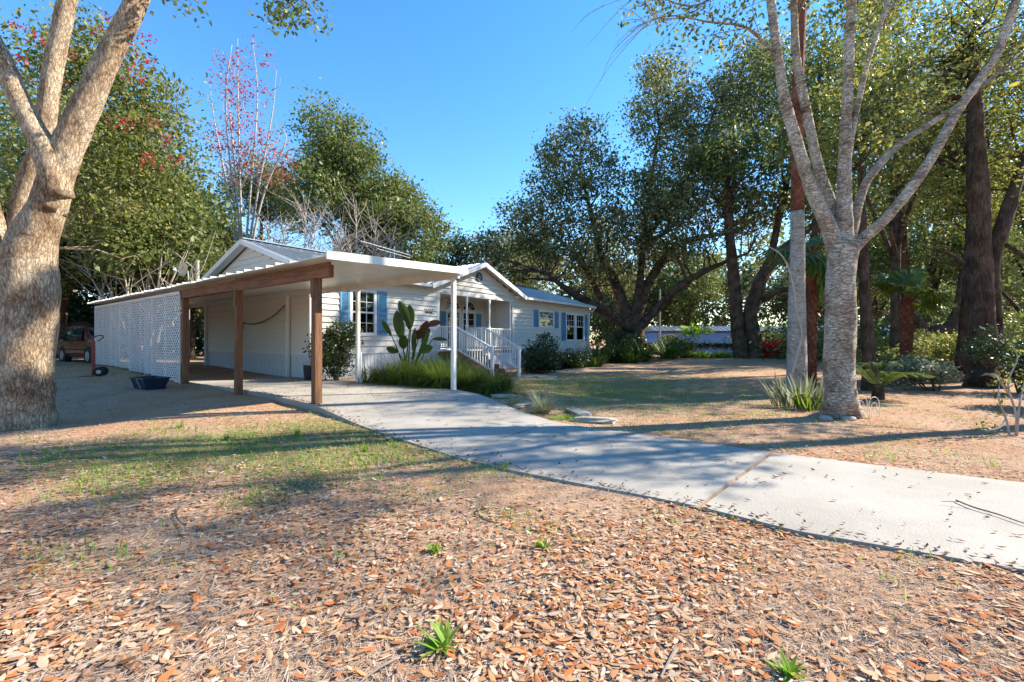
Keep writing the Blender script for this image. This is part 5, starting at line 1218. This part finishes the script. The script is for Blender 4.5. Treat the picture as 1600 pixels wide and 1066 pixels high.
def flat_leaves(name, n, ymin, ymax, size, mat, seed, ratio=.36, lift=.012, mask=None, power=1.0, tilt=.35):
    r, X, Yv = scatter(n, ymin, ymax, seed, power=power); keep = ~in_drive(X, Yv)
    if mask is not None: keep &= mask(X, Yv, r)
    X, Yv = X[keep], Yv[keep]; n = len(X)
    Z = ground_z(X, Yv) + .012 * np.sin(X * 2.3 + Yv * 1.1) * np.sin(Yv * 1.9 - X * .7) + lift * (.4 + 1.2 * r.random(n))
    az = r.uniform(0, 6.283, n); l = size * np.exp(r.normal(size=n) * .3).clip(.45, 1.9); w = l * ratio * r.uniform(.7, 1.2, n); tz = r.normal(size=n) * tilt; rl = r.normal(size=n) * tilt * 1.3
    d = np.stack([np.cos(az) * np.cos(tz), np.sin(az) * np.cos(tz), np.sin(tz)], -1); s = np.stack([-np.sin(az) * np.cos(rl), np.cos(az) * np.cos(rl), np.sin(rl)], -1)
    c = np.stack([X, Yv, Z], -1); up = np.array([0, 0, 1.0]); L_ = l[:, None]; W_ = w[:, None]; cu = (l * r.uniform(-.01, .09, n))[:, None]
    c[:, 2] += np.abs(np.sin(tz)) * l * .2
    a0 = c - d * L_ / 2 + up * cu; a1 = c - d * L_ * .12 + s * W_ / 2 + up * cu * .5; a2 = c + d * L_ * .22 + s * W_ * .42 + up * cu * .6; a3 = c + d * L_ / 2 + up * cu; a4 = c + d * L_ * .22 - s * W_ * .42 + up * cu * .6; a5 = c - d * L_ * .12 - s * W_ / 2 + up * cu * .5
    V = np.stack([a0, a1, a2, a3, a4, a5], 1).reshape(-1, 3); i = np.arange(n)[:, None] * 6
    Fc = np.concatenate([i + np.array([[0, 1, 2, 3]]), i + np.array([[0, 3, 4, 5]])], 0)
    return MB().add(V, Fc).build(name, mat, kind='stuff')


def patch(X, Y, r, s=.9, lo=.35):
    v = np.array([mnoise.noise(Vector((x * s, y * s, 3.1))) for x, y in zip(X, Y)]); return r.random(len(X)) < np.clip(lo + v * 1.1, .08, 1)


o = flat_leaves('leaf_litter', 100000, 1.5, 19, .046, MAT['litter'], 401, mask=lambda X, Y, r: patch(X, Y, r, .8, .5), power=.95, tilt=.11)
tag(o, 'brown and orange fallen leaves covering the ground', 'leaves')
o = flat_leaves('dry_straw', 100000, 1.5, 12, .055, MAT['straw'], 402, ratio=.055, lift=.006, tilt=.1); tag(o, 'bleached dry grass straw matted under the leaves', 'straw')
r, X, Yv = scatter(130000, 2.2, 24, 403, 1.1, .65); tf = turf_amount(X, Yv); nv = np.array([mnoise.noise(Vector((x * 1.6, y * 1.6, 0))) for x, y in zip(X, Yv)])
keep = (~in_drive(X, Yv)) & (r.random(len(X)) < np.clip(tf * 2.2 + nv * .9 - .15, 0.022, 1)); X, Yv = X[keep], Yv[keep]; n = len(X)
V, Fc = blades(np.stack([X, Yv, ground_z(X, Yv) - .01], -1), r.uniform(0, 6.283, n), r.uniform(.1, 1.0, n), r.uniform(.035, .10, n), np.full(n, .006) * (1 + Yv * .08), r.uniform(.1, 1.0, n), 2)
o = MB().add(V, Fc).build('grass', MAT['weed'], kind='stuff'); tag(o, 'thin green grass sprouting through the leaves', 'grass')
# leaves blown onto the concrete
r = np.random.default_rng(404); X = r.uniform(-7, 9, 9000); Yv = r.uniform(2, 14, 9000); ins = in_drive(X, Yv); X, Yv = X[ins][:560], Yv[ins][:560]; Z = np.array([slab_z(a, b) for a, b in zip(X, Yv)]) + .012
ei = r.integers(150, 399, 620); eo = np.abs(r.normal(size=620)) * .09; ex = NE[ei] + (FE[ei] - NE[ei]) / np.linalg.norm(FE[ei] - NE[ei], axis=1)[:, None] * eo[:, None]
X = np.concatenate([X, ex[:, 0]]); Yv = np.concatenate([Yv, ex[:, 1]]); Z = np.concatenate([Z, np.array([slab_z(a, b) for a, b in ex]) + .012])
n = len(X); az = r.uniform(0, 6.283, n); l = r.uniform(.025, .07, n)[:, None]; d = np.stack([np.cos(az), np.sin(az), np.zeros(n)], -1); s = np.stack([-np.sin(az), np.cos(az), r.normal(size=n) * .4], -1); c = np.stack([X, Yv, Z], -1)
V = np.stack([c - d * l / 2, c + s * l * .16, c + d * l / 2 + np.array([0, 0, .01]), c - s * l * .16], 1).reshape(-1, 3)
o = MB().add(V, np.arange(n * 4).reshape(n, 4)).build('drive_leaves', MAT['drivelf'], kind='stuff'); tag(o, 'scattered dry leaves lying on the concrete driveway', 'leaves')
# weeds and twigs one can pick out
GW = 'single weeds in the leaf litter'
for i, (a, b, L_, lab) in enumerate(((693, 1012, .15, 'leafy bright green weed at the bottom centre'), (850, 858, .10, 'flat green weed right of the bottom weed'), (680, 862, .08, 'small green weed left of the flat one'), (1235, 1055, .10, 'bright weed at the bottom edge right of centre'), (282, 668, .16, 'upright green blade tuft near the massive trunk'), (465, 680, .16, 'green tuft in the shade before the carport'), (355, 686, .14, 'light green tuft between the massive trunk and carport'), (570, 705, .16, 'dark green tuft below the driveway edge'), (790, 733, .15, 'yellowish weed at the near edge of the driveway'))):
    w = on_ground(a, b); rr_ = np.random.default_rng(500 + i); n = 26 if i < 4 else 40; az = rr_.uniform(0, 6.283, n)
    V, Fc = blades(rr_.normal(size=(n, 3)) * np.array([.012, .012, 0]), az, rr_.uniform(.2, 1.25, n), L_ * rr_.uniform(.5, 1, n), np.full(n, .022 if i < 4 else .009), rr_.uniform(0, .7, n), 4)
    o = MB().add(V, Fc).build('weed', MAT['weed']); o.location = w; tag(o, lab, 'weed', GW)
GT = 'fallen twigs'
for i, (q, rad, lab) in enumerate((([(1494, 789), (1520, 800), (1560, 812), (1600, 826), (1640, 836)], .006, 'thin dark fallen branch lying on the driveway'), ([(620, 1035), (590, 1052), (560, 1075)], .006, 'pale stick at the bottom left of the weed'), ([(340, 990), (300, 1015), (262, 1045)], .008, 'long pale stick in the lower left leaves'), ([(745, 800), (755, 815), (785, 822)], .006, 'curved dark twig in the middle of the leaves'), ([(1058, 1020), (1045, 1042), (1032, 1066)], .009, 'broken pale stick at the bottom right of centre'), ([(280, 795), (275, 810), (290, 828)], .006, 'short dark twig in the left leaves'))):
    pts = [on_ground(a, b) for a, b in q]; pts = [Vector((p.x, p.y, (slab_z(p.x, p.y) if i == 0 else p.z) + rad + .012)) for p in pts]; sp = spline(pts, 4); mb = MB().tube(sp, ramp_r([rad, rad * .8, rad * .4], len(sp)), 6, .08)
    if i == 0: mb.tube([sp[4], sp[4] + Vector((-.05, .06, .02)), sp[4] + Vector((-.16, .1, .01))], [.004, .003, .002], 5)
    tag(mb.build('fallen_twig', MAT['twigd'] if i in (0, 3, 5) else MAT['twig']), lab, 'twig', GT)
